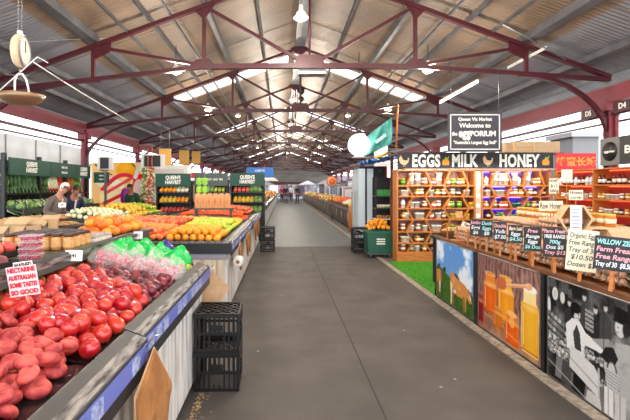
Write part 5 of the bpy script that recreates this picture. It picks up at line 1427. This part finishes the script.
for i, k_ in enumerate(seq):
    y = y0+.1+(L-.2)*i/len(seq); BP[k_].put((X-.05,y,1.40), (0,-.45,R.uniform(-.3,.3)), .95, '%s on the top shelf of the far left rack' % LBV[k_], LBV[k_]+' on the top shelf')
for i in range(44):
    k_ = ['cauliflower','cabbage','cauliflower','cabbage'][R.randrange(4)]; r = i % 2; y = y0+.1+(L-.2)*(i//2)/22; x = X+.0+.2*r
    BP[k_].put((x,y,1.155-.057*r+.03), (0,0,R.uniform(0,6)), .95, '%s on the middle shelf of the far left rack' % LBV[k_], LBV[k_]+' on the middle shelf')
for i in range(44):
    k_ = ['cabbage','silverbeet_bunch','cauliflower','celery_bunch'][R.randrange(4)]; r = i % 2; y = y0+.1+(L-.2)*(i//2)/22; x = X+.2+.2*r
    BP[k_].put((x,y,.93-.045*r), ((0,-.9,0) if 'bunch' in k_ else (0,0,1)), .8 if 'bunch' in k_ else .95, '%s on the lowest shelf of the far left rack' % LBV[k_], LBV[k_]+' on the lowest shelf')

# fruit mural board
W, H = 1.9, 1.55
c = Canvas(130, 110, W, H, (246,186,110))
c.img[:] = (248,190,116); c.ell(.35,1.2,.7,.5,(250,206,140),.8,e=.3)
c.ell(1.05,1.32,.30,.24,(246,160,20)); c.ell(1.02,1.36,.18,.12,(252,200,60),.7,e=.1); c.line(1.22,1.5,1.30,1.42,.05,(60,110,40))
c.ell(1.55,.92,.34,.28,(226,30,50)); c.ell(1.62,.98,.14,.12,(250,150,140),.8,e=.1); c.ell(1.42,.80,.16,.24,(250,226,220),.9)
c.ell(1.08,.98,.17,.15,(240,220,150)); c.ell(1.08,.98,.11,.09,(226,190,90))
c.ell(.55,.92,.45,.18,(250,240,210),ang=-.2); c.ell(.62,.5,.38,.34,(246,214,150)); c.ell(.62,.5,.26,.22,(250,232,190),.7,e=.1)
for k in range(14):
    t_ = k/13; c.ell(.35+.9*t_, .75+.42*math.sin(t_*2.2), .075, .06, (222,44,70))
c.line(1.25,1.10,.42,.62,.09,(230,70,90)); c.line(1.2,.72,.35,.30,.10,(216,40,40))
c.ell(1.05,.42,.17,.36,(130,30,130),ang=.15); c.ell(1.08,.46,.08,.26,(196,110,190),.8,ang=.15,e=.05)
c.ell(.95,.1,.3,.2,(206,40,50)); c.ell(.3,.1,.35,.22,(240,150,60)); c.ell(1.7,.25,.25,.3,(50,110,50)); c.ell(1.72,1.3,.2,.22,(70,140,60)); c.line(1.45,1.5,1.32,1.1,.12,(230,224,210))
c.poly([(.10,1.45),(.50,1.28),(.52,1.32),(.12,1.5)], (80,60,50)); c.poly([(.25,1.32),(.62,1.15),(.63,1.18),(.27,1.36)], (80,60,50))
t = empty('mural_board', 'large colourful board printed with giant fruit and vegetables', 'mural', (-5.75,13.2,.72))
MB().box(0,W,.002,.03,0,H).build('backing_board', M['white'], t); c.mesh('print', PR, t, (0,0,0), (0,0,0))
for x in (.05,W-.09): MB().box(x,x+.04,.03,.07,-.72,H).build('leg', M['black'], t)
# hanging celery, chilli and garlic garlands beside the mural
for i, (x, c_) in enumerate(((144,FR['leaf']),(148,FR['blush']),(152,FR['redapple']))):
    b = MB(); rr = random.Random(i)
    p = P(x, 190, 12.6)
    for k in range(60): b.ball((rr.gauss(0,.04), rr.gauss(0,.04), rr.uniform(-.45,.65)), .035, 6, 5, mi=k % 2)
    b.tube([(0,0,-.6),(0,0,1.2)], .01, 6)
    solo('garland', b, [c_, FR['pale']], ['green garland of leaves hanging right of the fruit mural','pink and white garland hanging right of the fruit mural','red garland hanging right of the fruit mural'][i], 'garland', loc=p)

# facing racks across the far end
def face_rack(label, x0, x1, Y, top, cols, sgn=None, signlab=None, dark=None, cnt=7):
    L = x1-x0; t = empty('produce_rack', label, 'rack', (x0, Y, 0))
    MB().box(0,L,.3,.33,0,top).build('back_panel', M['black'], t)
    for x in (0,L-.04): MB().box(x,x+.04,.0,.3,0,top).build('side_panel', M['black'], t)
    zl = [.80,1.08,1.36]
    for z in zl: MB().prism([(0,z),(L,z),(L,z+.02),(0,z+.02)], 'XZ', -.05, .3).build('shelf_board', M['tierdark'], t)
    MB().box(0,L,-.05,.3,0,.78).build('base_cabinet', M['black'], t)
    for k, z in enumerate(zl):
        for i in range(cnt):
            for j in range(2):
                key = cols[k][i*len(cols[k])//cnt]
                if (key in FP): FP[key].put((x0+.08+(L-.16)*(i+.5)/cnt, Y+.04+.13*j, z+.07+.05*j), (0,0,R.uniform(0,6)), 1.35, '%s on the %s shelf of the %s' % ({'pale':'pale vegetable','yellow':'yellow squash','orange':'orange fruit','blush':'pink fruit','apple':'green fruit','redapple':'red fruit'}[key], ['lowest','middle','top'][k], label.split(' under')[0]), 'stock %s %d of %s' % (key, k, label.split(' under')[0]))
                else: BP[key].put((x0+.08+(L-.16)*(i+.5)/cnt, Y+.04+.13*j, z+.08+.05*j), (0,0,R.uniform(0,6)), .9, '%s on the %s shelf of the %s' % (LBV[key], ['lowest','middle','top'][k], label.split(' under')[0]), 'stock %s %d of %s' % (key, k, label.split(' under')[0]))
    if sgn is not None: sign(signlab, ((x0+x1)/2, Y-.06, top+.0), L, .36, 0, sgn, dark=dark, size=None if dark is None else .08)
face_rack("left facing rack under a green board", -3.55,-2.57,12.3,1.72,[['blush','blush'],['yellow','orange'],['orange','pale']],"QUEEN'S\nHARVEST","green board reading Queen's Harvest above the left facing rack")
face_rack("middle facing rack under a grey board", -2.50,-1.56,12.45,1.74,[['yellow','apple'],['pale','yellow'],['cabbage','apple']],"FRESH  FRUIT  AND  VEG","grey green board above the celery and sweet potato bags", dark=mat('signgrey',(70,90,84),rough=.5))
face_rack("right facing rack under a green board", -1.50,-.52,12.5,1.74,[['pale','cabbage'],['yellow','yellow','cabbage'],['blush','cabbage']],"QUEEN'S\nHARVEST","green board reading Queen's Harvest beside the aisle")
# green net bags hanging
b = MB()
gm = mat('limebag',(170,220,50),rough=.4,c2=(130,190,40),scale=20)
for i in range(2):
    t = empty('hanging_bags', ['column of lime green bags hanging left of the sweet potatoes','second column of lime green bags hanging beside the sweet potatoes'][i], 'bags', P(199+6*i,195,9.2))
    for k in range(4): MB().rbox(-.055,.055,-.03,.03,-.30+.17*k,-.15+.17*k,.02).build('green_bag', gm, t)
    MB().tube([(0,0,-.3),(0,0,.5)], .006, 6).build('hanging_cord', M['steel'], t)
# blue sign over the aisle at left
t = sign('blue sign board with white lines hanging above the left stalls', (-.95,18.2,2.14), 1.12, .42, 0, 'QUEEN VIC\nMARKET', size=.11, dark=mat('blues',(30,110,196),rough=.4)); 
for s in (-1,1): MB().tube([(s*.5,.01,.2),(s*.5,.01,2.2)], .01, 6).build('hanging_wire', M['steel'], t)
# truck sized pale container outside
t = empty('storage_container', 'pale grey storage container outside behind the far left rack', 'container', (-9.6,11.0,0))
MB().box(0,1.6,0,6.4,.1,3.08).build('box_body', mat('contain',(206,204,198),rough=.6,c2=(190,188,182),scale=1.5), t)
for i in range(4): MB().box(1.6,1.63,1.55*i+.1,1.55*i+.14,.15,3.05).build('seam', M['steel'], t)
MB().box(1.6,1.9,6.4,6.5,.1,3.08).build('end_post', M['steel'], t)
# pale building outside left and right
def building(label, x0,x1,y0,y1,h,c,wins):
    t = empty('building', label, 'building', (x0,y0,0)); MB().box(0,x1-x0,0,y1-y0,0,h).build('wall', mat('bw%d'%int(x0*10),c,rough=.8), t)
    for (xa,xb,za,zb) in wins: MB().box(xa,xb,-.05,0,za,zb).build('window', mat('win%d%d'%(int(x0),int(xa*10)),(70,74,84),rough=.2), t)
    MB().box(-.1,x1-x0+.1,-.1,y1-y0+.1,h,h+.15).build('roof_edge', M['steel'], t)
building('grey building outside past the right columns', 9.35,10.2,14.2,15.4,3.15,(120,120,122),[(.15,.7,1.2,2.4)])
building('white building far outside behind the left columns', -15.5,-13.0,16,30,3.0,(230,228,226),[(.5,1.2,1.2,2.4)])
# speakers / boxes on columns, hanging timber panels
for i, (x, y, Y, w, h) in enumerate(((104,163,12.5,8,11),(152,161,12.7,16,11))):
    p = P(x,y,Y); t = empty('black_screen', ['narrow black screen on a pale board above the left mural edge','black television screen above the right mural edge'][i], 'screen', p)
    MB().box(-w*Y/880,w*Y/880,0,.05,-h*Y/880,h*Y/880).build('screen_glass', M['black'], t)
    MB().box(-w*Y/880-.1,w*Y/880+.12,.05,.09,-h*Y/880-.03,h*Y/880+.03).build('housing', M['white'], t)
    MB().box(-.03,.03,.09,.13,-p[2],.1).build('post', M['steel'], t)
for i, (x, Y) in enumerate(((165,16),(184,19.5),(196,23))):
    p = P(x,157,Y); t = empty('timber_panel', 'yellow timber panel hanging under the left eave, %s from the camera' % ORD[i], 'panel', p)
    MB().box(-.22,.22,0,.04,-.34,.30).build('panel_board', mat('tp%d'%i,(222,170,84),rough=.6), t); MB().tube([(-.15,.02,.30),(-.15,.02,1.3)], .012, 6).build('hanging_rod', M['steel'], t); MB().tube([(.15,.02,.30),(.15,.02,1.3)], .012, 6).build('hanging_rod', M['steel'], t)
solo('red_canopy', MB().prism([(-.7,0),(.7,0),(.5,.22),(-.5,.22)], 'XZ', 0, .8), mat('redc',(206,50,30),rough=.5), 'small red canopy below the timber panels', 'canopy', loc=P(186,178,17))
t = empty('white_cabinet', 'white cabinet behind the left facing rack and the garlands', 'cabinet', P(166,178,14.5)); p = t.location
MB().box(-.7,.7,0,.6,-p.z,.42).build('cabinet_body', M['white'], t); MB().box(-.6,.6,-.02,0,-.6,.3).build('door', mat('cdoor',(222,216,210),rough=.5), t)

# market umbrella with red cone beyond
def umbrella(label, p, c):
    t = empty('market_umbrella', label, 'umbrella', p); b = MB(); n = 8; R0 = .75
    vs = [(0,0,2.35)]+[(R0*math.cos(2*PI*k/n),R0*math.sin(2*PI*k/n),1.85) for k in range(n)]+[(0,0,2.33)]+[(R0*.99*math.cos(2*PI*k/n),R0*.99*math.sin(2*PI*k/n),1.83) for k in range(n)]
    b.add(vs, [(0,1+k,1+(k+1)%n) for k in range(n)]+[(n+1,n+2+(k+1)%n,n+2+k) for k in range(n)]).build('canopy', mat('um'+label[:6],c,rough=.6), t)
    MB().tube([(0,0,0),(0,0,2.35)], .02, 8).build('pole', M['brownwood'], t)
    return t
umbrella('white peaked umbrella with red pole cover past the blue sign', (-.95,21.5,0), (236,230,226))
solo('pole_cover', MB().tube([(0,0,1.2),(0,0,2.6)], .05, 8), mat('pcov',(180,20,30),rough=.5), 'red cover around the umbrella pole past the blue sign', 'cover', loc=(-.93,21.2,0))

# ---- far right stalls
def far_counter(label, y0, y1, h=.73, end=True):
    t = empty('fruit_counter', label, 'counter', (2.42,y0,0)); L = y1-y0
    MB().box(.0,1.1,0,L,.05,h-.05).build('cabinet', M['raildark'], t); MB().box(-.05,1.15,-.02,L,h-.06,h).build('counter_top', M['tierdark'], t)
    if end: MB().box(0,1.1,-.05,-.0,0.03,h-.06).build('end_panel', M['shelfwood'], t)
    MB().box(-.052,-.05,.0,L,h-.05,h-.01).build('price_channel', M['railmetal'], t)
    k = 1.0
    while k < L-1 and k < 12: MB().prism([(.9*0+k,h-.1),(k+.16,h-.26),(k+.02,h-.50),(k-.12,h-.25)], 'YZ', -.03, -.01).build('paper_bag', M['kraft'], t); k += 1.7
    return t
far_counter('dark right hand counter with brown end panel loaded with orange produce', 15.3, 24)
far_counter('second dark right hand counter farther down the aisle', 24.4, 36)
far_counter('most distant dark right hand counter', 36.4, 54)
FP['blush'].o  # keep
rr = random.Random(3)
def far_fruit(key, y0, y1, lab, n, sc):
    for i in range(n):
        x = 2.5+rr.random()*.95; y = y0+(y1-y0)*rr.random(); FP[key].put((x,y,.75+.05*sc+.16*math.sin(PI*(x-2.45)/1.05)+rr.uniform(0,.04)), (rr.random(),rr.random(),0), sc, lab, lab.split(' heaped')[0]+' group')
far_fruit('yellow', 15.4, 16.8, 'yellow fruit heaped at the near end of the dark right hand counter', 90, 1.3)
far_fruit('pale', 16.6, 18.4, 'pale fruit heaped on the dark right hand counter', 60, 1.4)
far_fruit('blush', 18.2, 21, 'pink fruit heaped on the dark right hand counter', 70, 1.6)
far_fruit('orange', 20.5, 23.6, 'orange fruit heaped at the far end of the dark right hand counter', 80, 1.7)
heap_stuff(2.5,3.45,24.6,36,.78,[FR['sweet'],FR['yellow'],FR['pale'],FR['blush']],'mixed orange produce heaped on the second right hand counter','fruit',seed=6)
heap_stuff(2.5,3.45,36.6,53,.78,[FR['sweet'],FR['yellow'],FR['pale']],'mixed produce heaped on the most distant right hand counter','fruit',seed=8)
solo('wooden_barrel', MB().lathe([(.16,0),(.2,.25),(.21,.45),(.2,.65),(.16,.9)], n=20), M['shelfwood'], 'brown wooden barrel standing between the dark counter and the fridge', 'barrel', loc=(2.40,14.9,.006))
t = empty('round_sign', 'round orange sign on a post among the far right counters', 'sign', P(332,181.5,20)); 
MB().lathe([(0,-.02),(.25,-.02),(.25,.02),(0,.02)], axis='Y', n=28, caps=False).build('disc', mat('ors',(226,110,40),rough=.5), t); MB().tube([(0,.03,0),(0,.03,-1.78)], .015, 6).build('post', M['brownwood'], t)
MB().lathe([(.17,-.024),(.19,-.024),(.19,-.02),(.17,-.02)], axis='Y', n=28, caps=False).build('ring', M['text'], t)
# stall fittings in the far right and far left zones
rr = random.Random(12)
cols = [(230,228,232),(206,200,206),(120,110,120),(236,236,240),(90,86,100),(190,150,130),(150,170,190),(60,50,60)]
cm = [mat('fit%d'%i, c_, rough=.5) for i, c_ in enumerate(cols)]
def cabinet(x, y, w, h, z, mi, lab, grp):
    t = empty('stall_cabinet', lab, 'cabinet', (x,y,z), 0, grp)
    MB().box(-w/2,w/2,0,.5,0,h).build('cabinet_body', cm[mi], t); MB().box(-w/2-.03,w/2+.03,-.03,.53,h,h+.04).build('top', cm[(mi+3)%8], t)
    for k in range(2): MB().box(-w/2+.03,w/2-.03,-.012,0,h*(.12+.45*k),h*(.48+.45*k)).build('display_window', cm[(mi+5+k)%8], t)
for i in range(16):
    y = 15.5+2.5*i; cabinet(3.95+rr.uniform(0,.4), y, rr.uniform(.5,.9), rr.uniform(1.5,2.0), 0, rr.randrange(8), 'stall cabinet in the row behind the far right counters', 'cabinets behind the right counters')
for i in range(12):
    y = 14.6+2.8*i; cabinet(5.3+rr.uniform(0,.6), y, rr.uniform(.8,1.3), rr.uniform(1.6,2.2), 0, rr.randrange(8), 'stall cabinet in the outer row near the right eave', 'cabinets near the right eave')
for i in range(14):
    y = 16.5+2.6*i; cabinet(-2.9-rr.uniform(0,.7), y, rr.uniform(.6,1.2), rr.uniform(1.5,1.95), 0, rr.randrange(8), 'stall cabinet behind the far left counters', 'cabinets behind the left counters')
for i in range(9):
    y = 15.5+4*i; cabinet(-5.0-rr.uniform(0,.5), y, rr.uniform(.8,1.3), rr.uniform(1.6,2.0), 0, rr.randrange(8), 'stall cabinet in the outer row near the left eave', 'cabinets near the left eave')
solo('dark_partition', MB().box(4.0,6.3,10.6,10.7,0,2.0), mat('part',(110,96,92),rough=.7), 'dark partition panel behind the egg stall', 'partition')
t = empty('white_post', 'thick white round post with posters behind the fridge', 'post', (3.2,14.4,0)); MB().lathe([(.22,0),(.22,2.9)], n=20).build('shaft', cm[1], t); MB().box(-.16,.16,-.235,-.215,1.7,2.2).build('poster', FR['carrot'], t)
t = empty('white_post', 'second thick post with a brown collar farther behind', 'post', (3.9,19.4,0)); MB().lathe([(.25,0),(.25,2.9)], n=20).build('shaft', cm[2], t); MB().lathe([(.27,2.0),(.27,2.3)], n=20).build('collar', M['brownwood'], t)

# ---- hanging scale
p = Vector(P(20,51,3.0)); t = empty('hanging_scale', 'old hanging market scale with round cream dial and shallow pan', 'scale', p)
d = MB().lathe([(0,-.034),(.085,-.03),(.10,-.012),(.10,.012),(.085,.03),(0,.034)], axis='X', n=32, sx=.92, sy=1.13, caps=False).build('dial_case', mat('cream',(226,200,168),rough=.4,c2=(206,176,140),scale=8), t)
d.rotation_euler = (0,0,.12)
MB().lathe([(.085,.031),(.090,.037),(.097,.03)], axis='X', n=32, sx=.92, sy=1.13, caps=False).build('dial_rim', M['steel'], d)
MB().lathe([(0,.034),(.078,.0335)], axis='X', n=32, sx=.92, sy=1.13, caps=False).build('dial_face', mat('face',(214,216,206),rough=.3), d)
MB().box(.035,.038,-.003,.003,-.01,.07).build('needle', M['black'], d)
MB().tube([(0,0,.11),(.0,0,.135)], .018, 10).build('top_lug', M['white'], t)
b = MB()
for s in (-1,1):
    for k in range(14): b.lathe([(.007,-.002),(.009,0),(.007,.002)], c=(s*.012,0,.15+.026*k), axis='Y' if k%2 else 'X', n=8, caps=False); b.tube([(s*.012,0,.14+.026*k),(s*.012,0,.166+.026*k)], .0025, 5)
b.build('chain', M['steel'], t)
hk = [(0,0,-.11),(.002,0,-.135),(-.018,0,-.15),(-.035,0,-.185),(-.04,0,-.27)]
MB().tube([(0,0,-.11),(0,0,-.15)], .006, 8).build('lower_lug', M['steel'], t)
MB().tube([(-.035,0,-.30),(-.035,0,-.20),(-.015,0,-.16),(.015,0,-.155),(.045,0,-.20),(.065,0,-.30)], .007, 8).build('hook', M['white'], t)
MB().tube([(-.14,0,-.27),(.12,.0,-.04),(.19,0,-.08)], .0045, 6).build('suspension_wire', M['white'], t)
MB().tube([(-.10,0,-.16),(.06,.0,-.17)], .003, 6).build('suspension_wire', M['steel'], t)
MB().lathe([(0,-.365),(.08,-.355),(.13,-.33),(.155,-.30),(.162,-.30),(.135,-.336),(.083,-.362),(0,-.372)], n=32, sy=.9, caps=False).build('pan', mat('pan',(150,120,90),rough=.35,metal=.6), t)
MB().tube([(-.15,.0,-.30),(0,-.02,-.285),(.16,0,-.32)], .005, 6).build('pan_rod', M['white'], t)

# ---- people
skn = mat('skin', (206,150,122), rough=.55, c2=(190,130,104), scale=8)
skd = mat('skin_tan', (170,112,84), rough=.55, c2=(150,96,72), scale=8)
def head_parts(t, c_, r, hair, face, yaw=0, pitch=0, long=False):
    """face features and hair around head centre c_, facing local -Y rotated by yaw"""
    h = bpy.data.objects.new('head', None)
    rot = (pitch,0,yaw); q = Euler(rot).to_matrix()
    def put(b, name, m):
        b.v = [tuple(Vector(c_)+q@Vector(v)) for v in b.v]; return b.build(name, m, t)
    hb = MB(); n = 18; k = 12; vs = []
    prof = [(r*.99*math.sin(PI*i/k), -r*1.12*math.cos(PI*i/k)) for i in range(k+1)]
    hb.lathe(prof, c=(0,.006,.008), n=n)
    keep = [f for f in hb.f if not (sum(hb.v[i][1] for i in f)/len(f) < -r*.30 and sum(hb.v[i][2] for i in f)/len(f) < r*.62) and sum(hb.v[i][2] for i in f)/len(f) > (-r*.75 if not long else -r*1.0)]
    hb.f = keep; hb.mi = [0]*len(keep); hb.sm = [True]*len(keep); put(hb, 'hair', hair)
    e = MB()
    for s in (-1,1): e.ball((s*r*.36,-r*.86,r*.08), r*.10, 8, 6)
    put(e, 'eyes', M['textblack'])
def person(label, loc, rz, s, hair, face, top, pants, lean=.0, arms='down', cat='person', apron=None, far=False):
    t = empty('person', label, cat, loc, rz)
    L = lean; hy = lambda z: -math.sin(L)*(z)   # lean forward about the hips
    def J(x,y,z):  # above hips bend
        if z > .95: d = z-.95; return (x, y*math.cos(L)-d*math.sin(L), .95+d*math.cos(L))
        return (x,y,z)
    j = [(J(0,0,.95),.13),(J(0,0,1.12),.12),(J(0,0,1.32),(.155,.11)),(J(0,0,1.44),.07),(J(0,-.015,1.52),.044),(J(0,-.03-.03*L*2,1.60),(.075,.088)),(J(0,-.04-.05*L*2,1.68),(.072,.085))]
    e = [(0,1),(1,2),(2,3),(3,4),(4,5),(5,6)]
    for sg_ in (-1,1):
        k0 = len(j); j += [((sg_*.10,0,.86),.09),((sg_*.11,-.01,.50),.062),((sg_*.11,.01,.10),.042),((sg_*.115,-.13,.05),.035)]
        e += [(0,k0),(k0,k0+1),(k0+1,k0+2),(k0+2,k0+3)]
        a0 = len(j)
        if arms == 'down': ar = [(sg_*.19,.0,1.40),(sg_*.25,.03,1.14),(sg_*.25,-.06,.90),(sg_*.245,-.09,.83)]
        else: ar = [(sg_*.19,.0,1.40),(sg_*.24,-.02,1.14),(sg_*.16,-.28,1.08),(sg_*.12,-.36,1.09)]
        j += [(J(*p_), r_) for p_, r_ in zip(ar, (.055,.045,.035,.03))]; e += [(3,a0),(a0,a0+1),(a0+1,a0+2),(a0+2,a0+3)]
        if not far:
            wr = Vector(j[-1][0]); fd = (Vector(j[-1][0])-Vector(j[-2][0])).normalized()
            f0 = len(j)-1
            for q in range(5):
                off = Vector((.016*(q-1.5), 0, 0)) if q < 4 else Vector((-sg_*.035,0,.01)); ln = (.07,.08,.077,.062,.045)[q]
                j += [(tuple(wr+off+fd*.03), .010), (tuple(wr+off*1.15+fd*(.03+ln*.5)+Vector((0,0,-.004))), .009), (tuple(wr+off*1.15+fd*(.02+ln)+Vector((0,0,-.018))), .008)]
                m_ = len(j)-3; e += [(f0,m_),(m_,m_+1),(m_+1,m_+2)]
    body = skin('body', j, e, face, t, 0, 1 if far else 2)
    # clothes follow the same joints, slightly fuller, ending at wrists, waist, ankles and neckline
    cj = [(j[i][0], (j[i][1] if isinstance(j[i][1], tuple) else (j[i][1],)*2)) for i in range(4)]; cj = [(p_, (a+.022,b_+.022)) for p_, (a,b_) in cj]; cj[3] = (J(0,0,1.475), (.066,.064)); ce = [(0,1),(1,2),(2,3)]
    ns = 4 if far else 19
    for q in range(2):
        base = 7+q*(8 if far else 23)+4; k0 = len(cj)
        cj += [(j[base+i][0], (j[base+i][1]+.018,)*2) for i in range(3)]; ce += [(3,k0),(k0,k0+1),(k0+1,k0+2)]
    skin('jumper', cj, ce, top, t, 0, 1 if far else 2)
    pj = [((0,0,.97),(.15,.13))]; pe = []
    for sg_ in (-1,1): k0 = len(pj); pj += [((sg_*.10,0,.86),(.108,.108)),((sg_*.11,-.01,.50),(.08,.08)),((sg_*.11,.01,.12),(.065,.065))]; pe += [(0,k0),(k0,k0+1),(k0+1,k0+2)]
    skin('trousers', pj, pe, pants, t, 0, 1)
    hc = J(0,-.045-.06*L*2,1.655)
    head_parts(t, hc, .093, hair, face, 0, L*1.2)
    if not far:
        nb = MB(); nb.lathe([(0,0),(.016,.008),(.010,.04),(0,.05)], c=(hc[0],hc[1]-.098,hc[2]-.02), n=8); nb.build('nose', face, t)
        mb_ = MB().ball((hc[0],hc[1]-.085,hc[2]-.055), .018, 8, 5, sz=.35); mb_.build('mouth', mat('lips',(150,80,74),rough=.5), t)
        eb = MB()
        for s_ in (-1,1): eb.ball((hc[0]+s_*.088,hc[1]+.005,hc[2]-.005), .022, 8, 6, sx=.4, sz=1.3)
        eb.build('ears', face, t)
    sh = MB()
    for sg_ in (-1,1): sh.rbox(sg_*.115-.05,sg_*.115+.05,-.20,.08,0,.085,.02)
    for idx, sg_ in enumerate((-1,1)): MB().rbox(sg_*.115-.05,sg_*.115+.05,-.20,.08,0,.085,.02).build('shoe', M['black'], t)
    if apron: 
        a = MB().box(-.02,.02,-.135,-.125,1.0,1.42); a.v = [J(*v) for v in a.v]; a.build('strap', apron, t)
    t.scale = (s,)*3
    return t
white_hair = mat('white_hair',(222,216,210),rough=.8,bump=.6,bscale=120); dk_hair = mat('dark_hair',(34,26,24),rough=.6)
grey_top = mat('greyjumper',(120,108,100),rough=.9,c2=(104,94,88),scale=20); navy = mat('navy',(26,38,72),rough=.8)
jeans = mat('jeans',(50,56,74),rough=.9); strapw = mat('strapw',(226,214,204),rough=.7)
person('white haired person in a grey brown jumper looking down at the left racks', (-4.28,8.1,.006), 1.35, .93, white_hair, skn, grey_top, jeans, lean=.36, arms='bent', apron=strapw)
person('dark haired person in a navy jacket with a pale strap beside the white haired shopper', (-4.35,9.0,.006), .9, .90, dk_hair, skd, navy, jeans, lean=.32, arms='bent', apron=strapw)
person('stallholder in a dark green jumper in front of the fruit mural', (-4.20,12.4,.006), -.3, .92, dk_hair, skd, mat('dgreen',(30,66,50),rough=.9), jeans, lean=.2, arms='bent')
rr = random.Random(21)
tops = [navy, mat('tp_r',(160,40,50),rough=.8), mat('tp_w',(220,220,224),rough=.8), mat('tp_k',(40,38,42),rough=.8), mat('tp_b',(80,110,160),rough=.8)]
LABS = ['navy','red','white','black','light blue']
for i, (x, y) in enumerate(((.3,44),(-.1,47),(.9,49),(1.4,43),(.6,55),(1.1,57),(-.2,58),(1.7,52),(4.6,22),(4.8,27.5),(5.0,18.2),(4.7,33))):
    k_ = i % 5; person('%s person in a %s top standing %s' % (['distant','tiny','far'][i % 3], LABS[k_], 'in the aisle at the far end' if i < 8 else 'among the far right stalls'), (x,y,.009), rr.uniform(-.5,.5)+(PI if i%2 else 0), rr.uniform(.95,1.03), dk_hair if i%3 else mat('fair',(150,110,70),rough=.8), skn, tops[k_], jeans, lean=.03, arms='down', far=True)

for i, (x, y, c_) in enumerate(((-4.5,58,(236,236,240)),(-2.2,60,(226,226,232)),(3.2,57,(240,240,244)),(5.0,52,(230,232,240)),(-1.0,64,(200,60,60)),(1.9,64.5,(236,236,240)),(4.2,60,(120,120,170)))):
    o = umbrella('x', (x,y,0), c_); o['label'] = '%s canopy umbrella %s' % (['large white','pale grey','white','off white','red','bright white','bluish'][i], ['far away near the left eave','far away left of the aisle','far away beyond the right counters','in the far right stalls','closing the far end of the aisle, left','closing the far end of the aisle, right','behind the far right counters']  [i]); o.scale = (1.6,1.6,1.05)
t = empty('building', 'low dark building closing the view beyond the far end of the shed', 'building', (-9,69,0)); MB().box(0,20,0,3,0,3.4).build('wall', mat('farb',(96,84,96),rough=.8,c2=(150,140,150),scale=1.2), t)
for i in range(9): MB().box(.6+2.1*i,1.9+2.1*i,-.05,0,.3,2.3).build('window', cm[(i*3)%8], t)
# added light bar and area light under the sign, to brighten the shelves
t = bpy.data.objects
def area(loc, sx, sy, e, rot, col=(1,.94,.86)):
    l = bpy.data.lights.new('shelf_fill_light','AREA'); l.shape = 'RECTANGLE'; l.size = sx; l.size_y = sy; l.energy = e; l.color = col
    o = bpy.data.objects.new('shelf_fill_light', l); C.objects.link(o); o.location = loc; o.rotation_euler = rot
bar = empty('added_light_bar', 'added slim wooden light bar under the EGGS MILK HONEY board', 'light', (3.85,8.60,1.87))
MB().box(-1.5,1.5,-.015,.015,0,.014).build('housing', M['shelfwood'], bar); MB().box(-1.45,1.45,.0,.010,-.002,0).build('diffuser', mat_emit('barglow',(255,240,220),3), bar)
for x in (-1.4,1.4): MB().box(x-.01,x+.01,.02,.26,.005,.02).build('bracket', M['steel'], bar)
area((3.85,8.60,1.86), 2.9, .04, 15, (.6,0,0))
run_jobs()
limit_kind(FP['yellow'], 'yellow squash heaped on the farther counters')
limit_kind(FP['redapple'], 'red fruit heaped on the farther counters')
limit_kind(FP['orange'], 'oranges heaped on the farther counters')
limit_kind(FP['blush'], 'pinkish fruit heaped on the farther counters')
limit_kind(FP['peach'], 'yellow and red peaches in the rear part of the second counter heap')
limit_kind(FP['pale'], 'pale squash heaped on the farther counters')
# ================================================================= camera, sky, view
cam = bpy.data.cameras.new('camera'); cam.lens = 440/630*36; cam.sensor_width = 36
cam.shift_x = 32/630; cam.shift_y = -22/630; cam.clip_start = .05; cam.clip_end = 300
co = bpy.data.objects.new('camera', cam); C.objects.link(co); co.location = (0,0,1.5); co.rotation_euler = (PI/2,0,0)
bpy.context.scene.camera = co
w = bpy.data.worlds.new('sky'); bpy.context.scene.world = w; w.use_nodes = True
bg = w.node_tree.nodes['Background']; bg.inputs['Color'].default_value = (.93,.96,1,1); bg.inputs['Strength'].default_value = 2.5
light('sun', 'SUN', (0,0,20), 1.2, (1,.97,.9), .6, (math.radians(28), math.radians(12), 0))
vs = bpy.context.scene.view_settings
vs.view_transform = 'Standard'; vs.look = 'None'; vs.exposure = .5; vs.gamma = 1; vs.use_curve_mapping = False
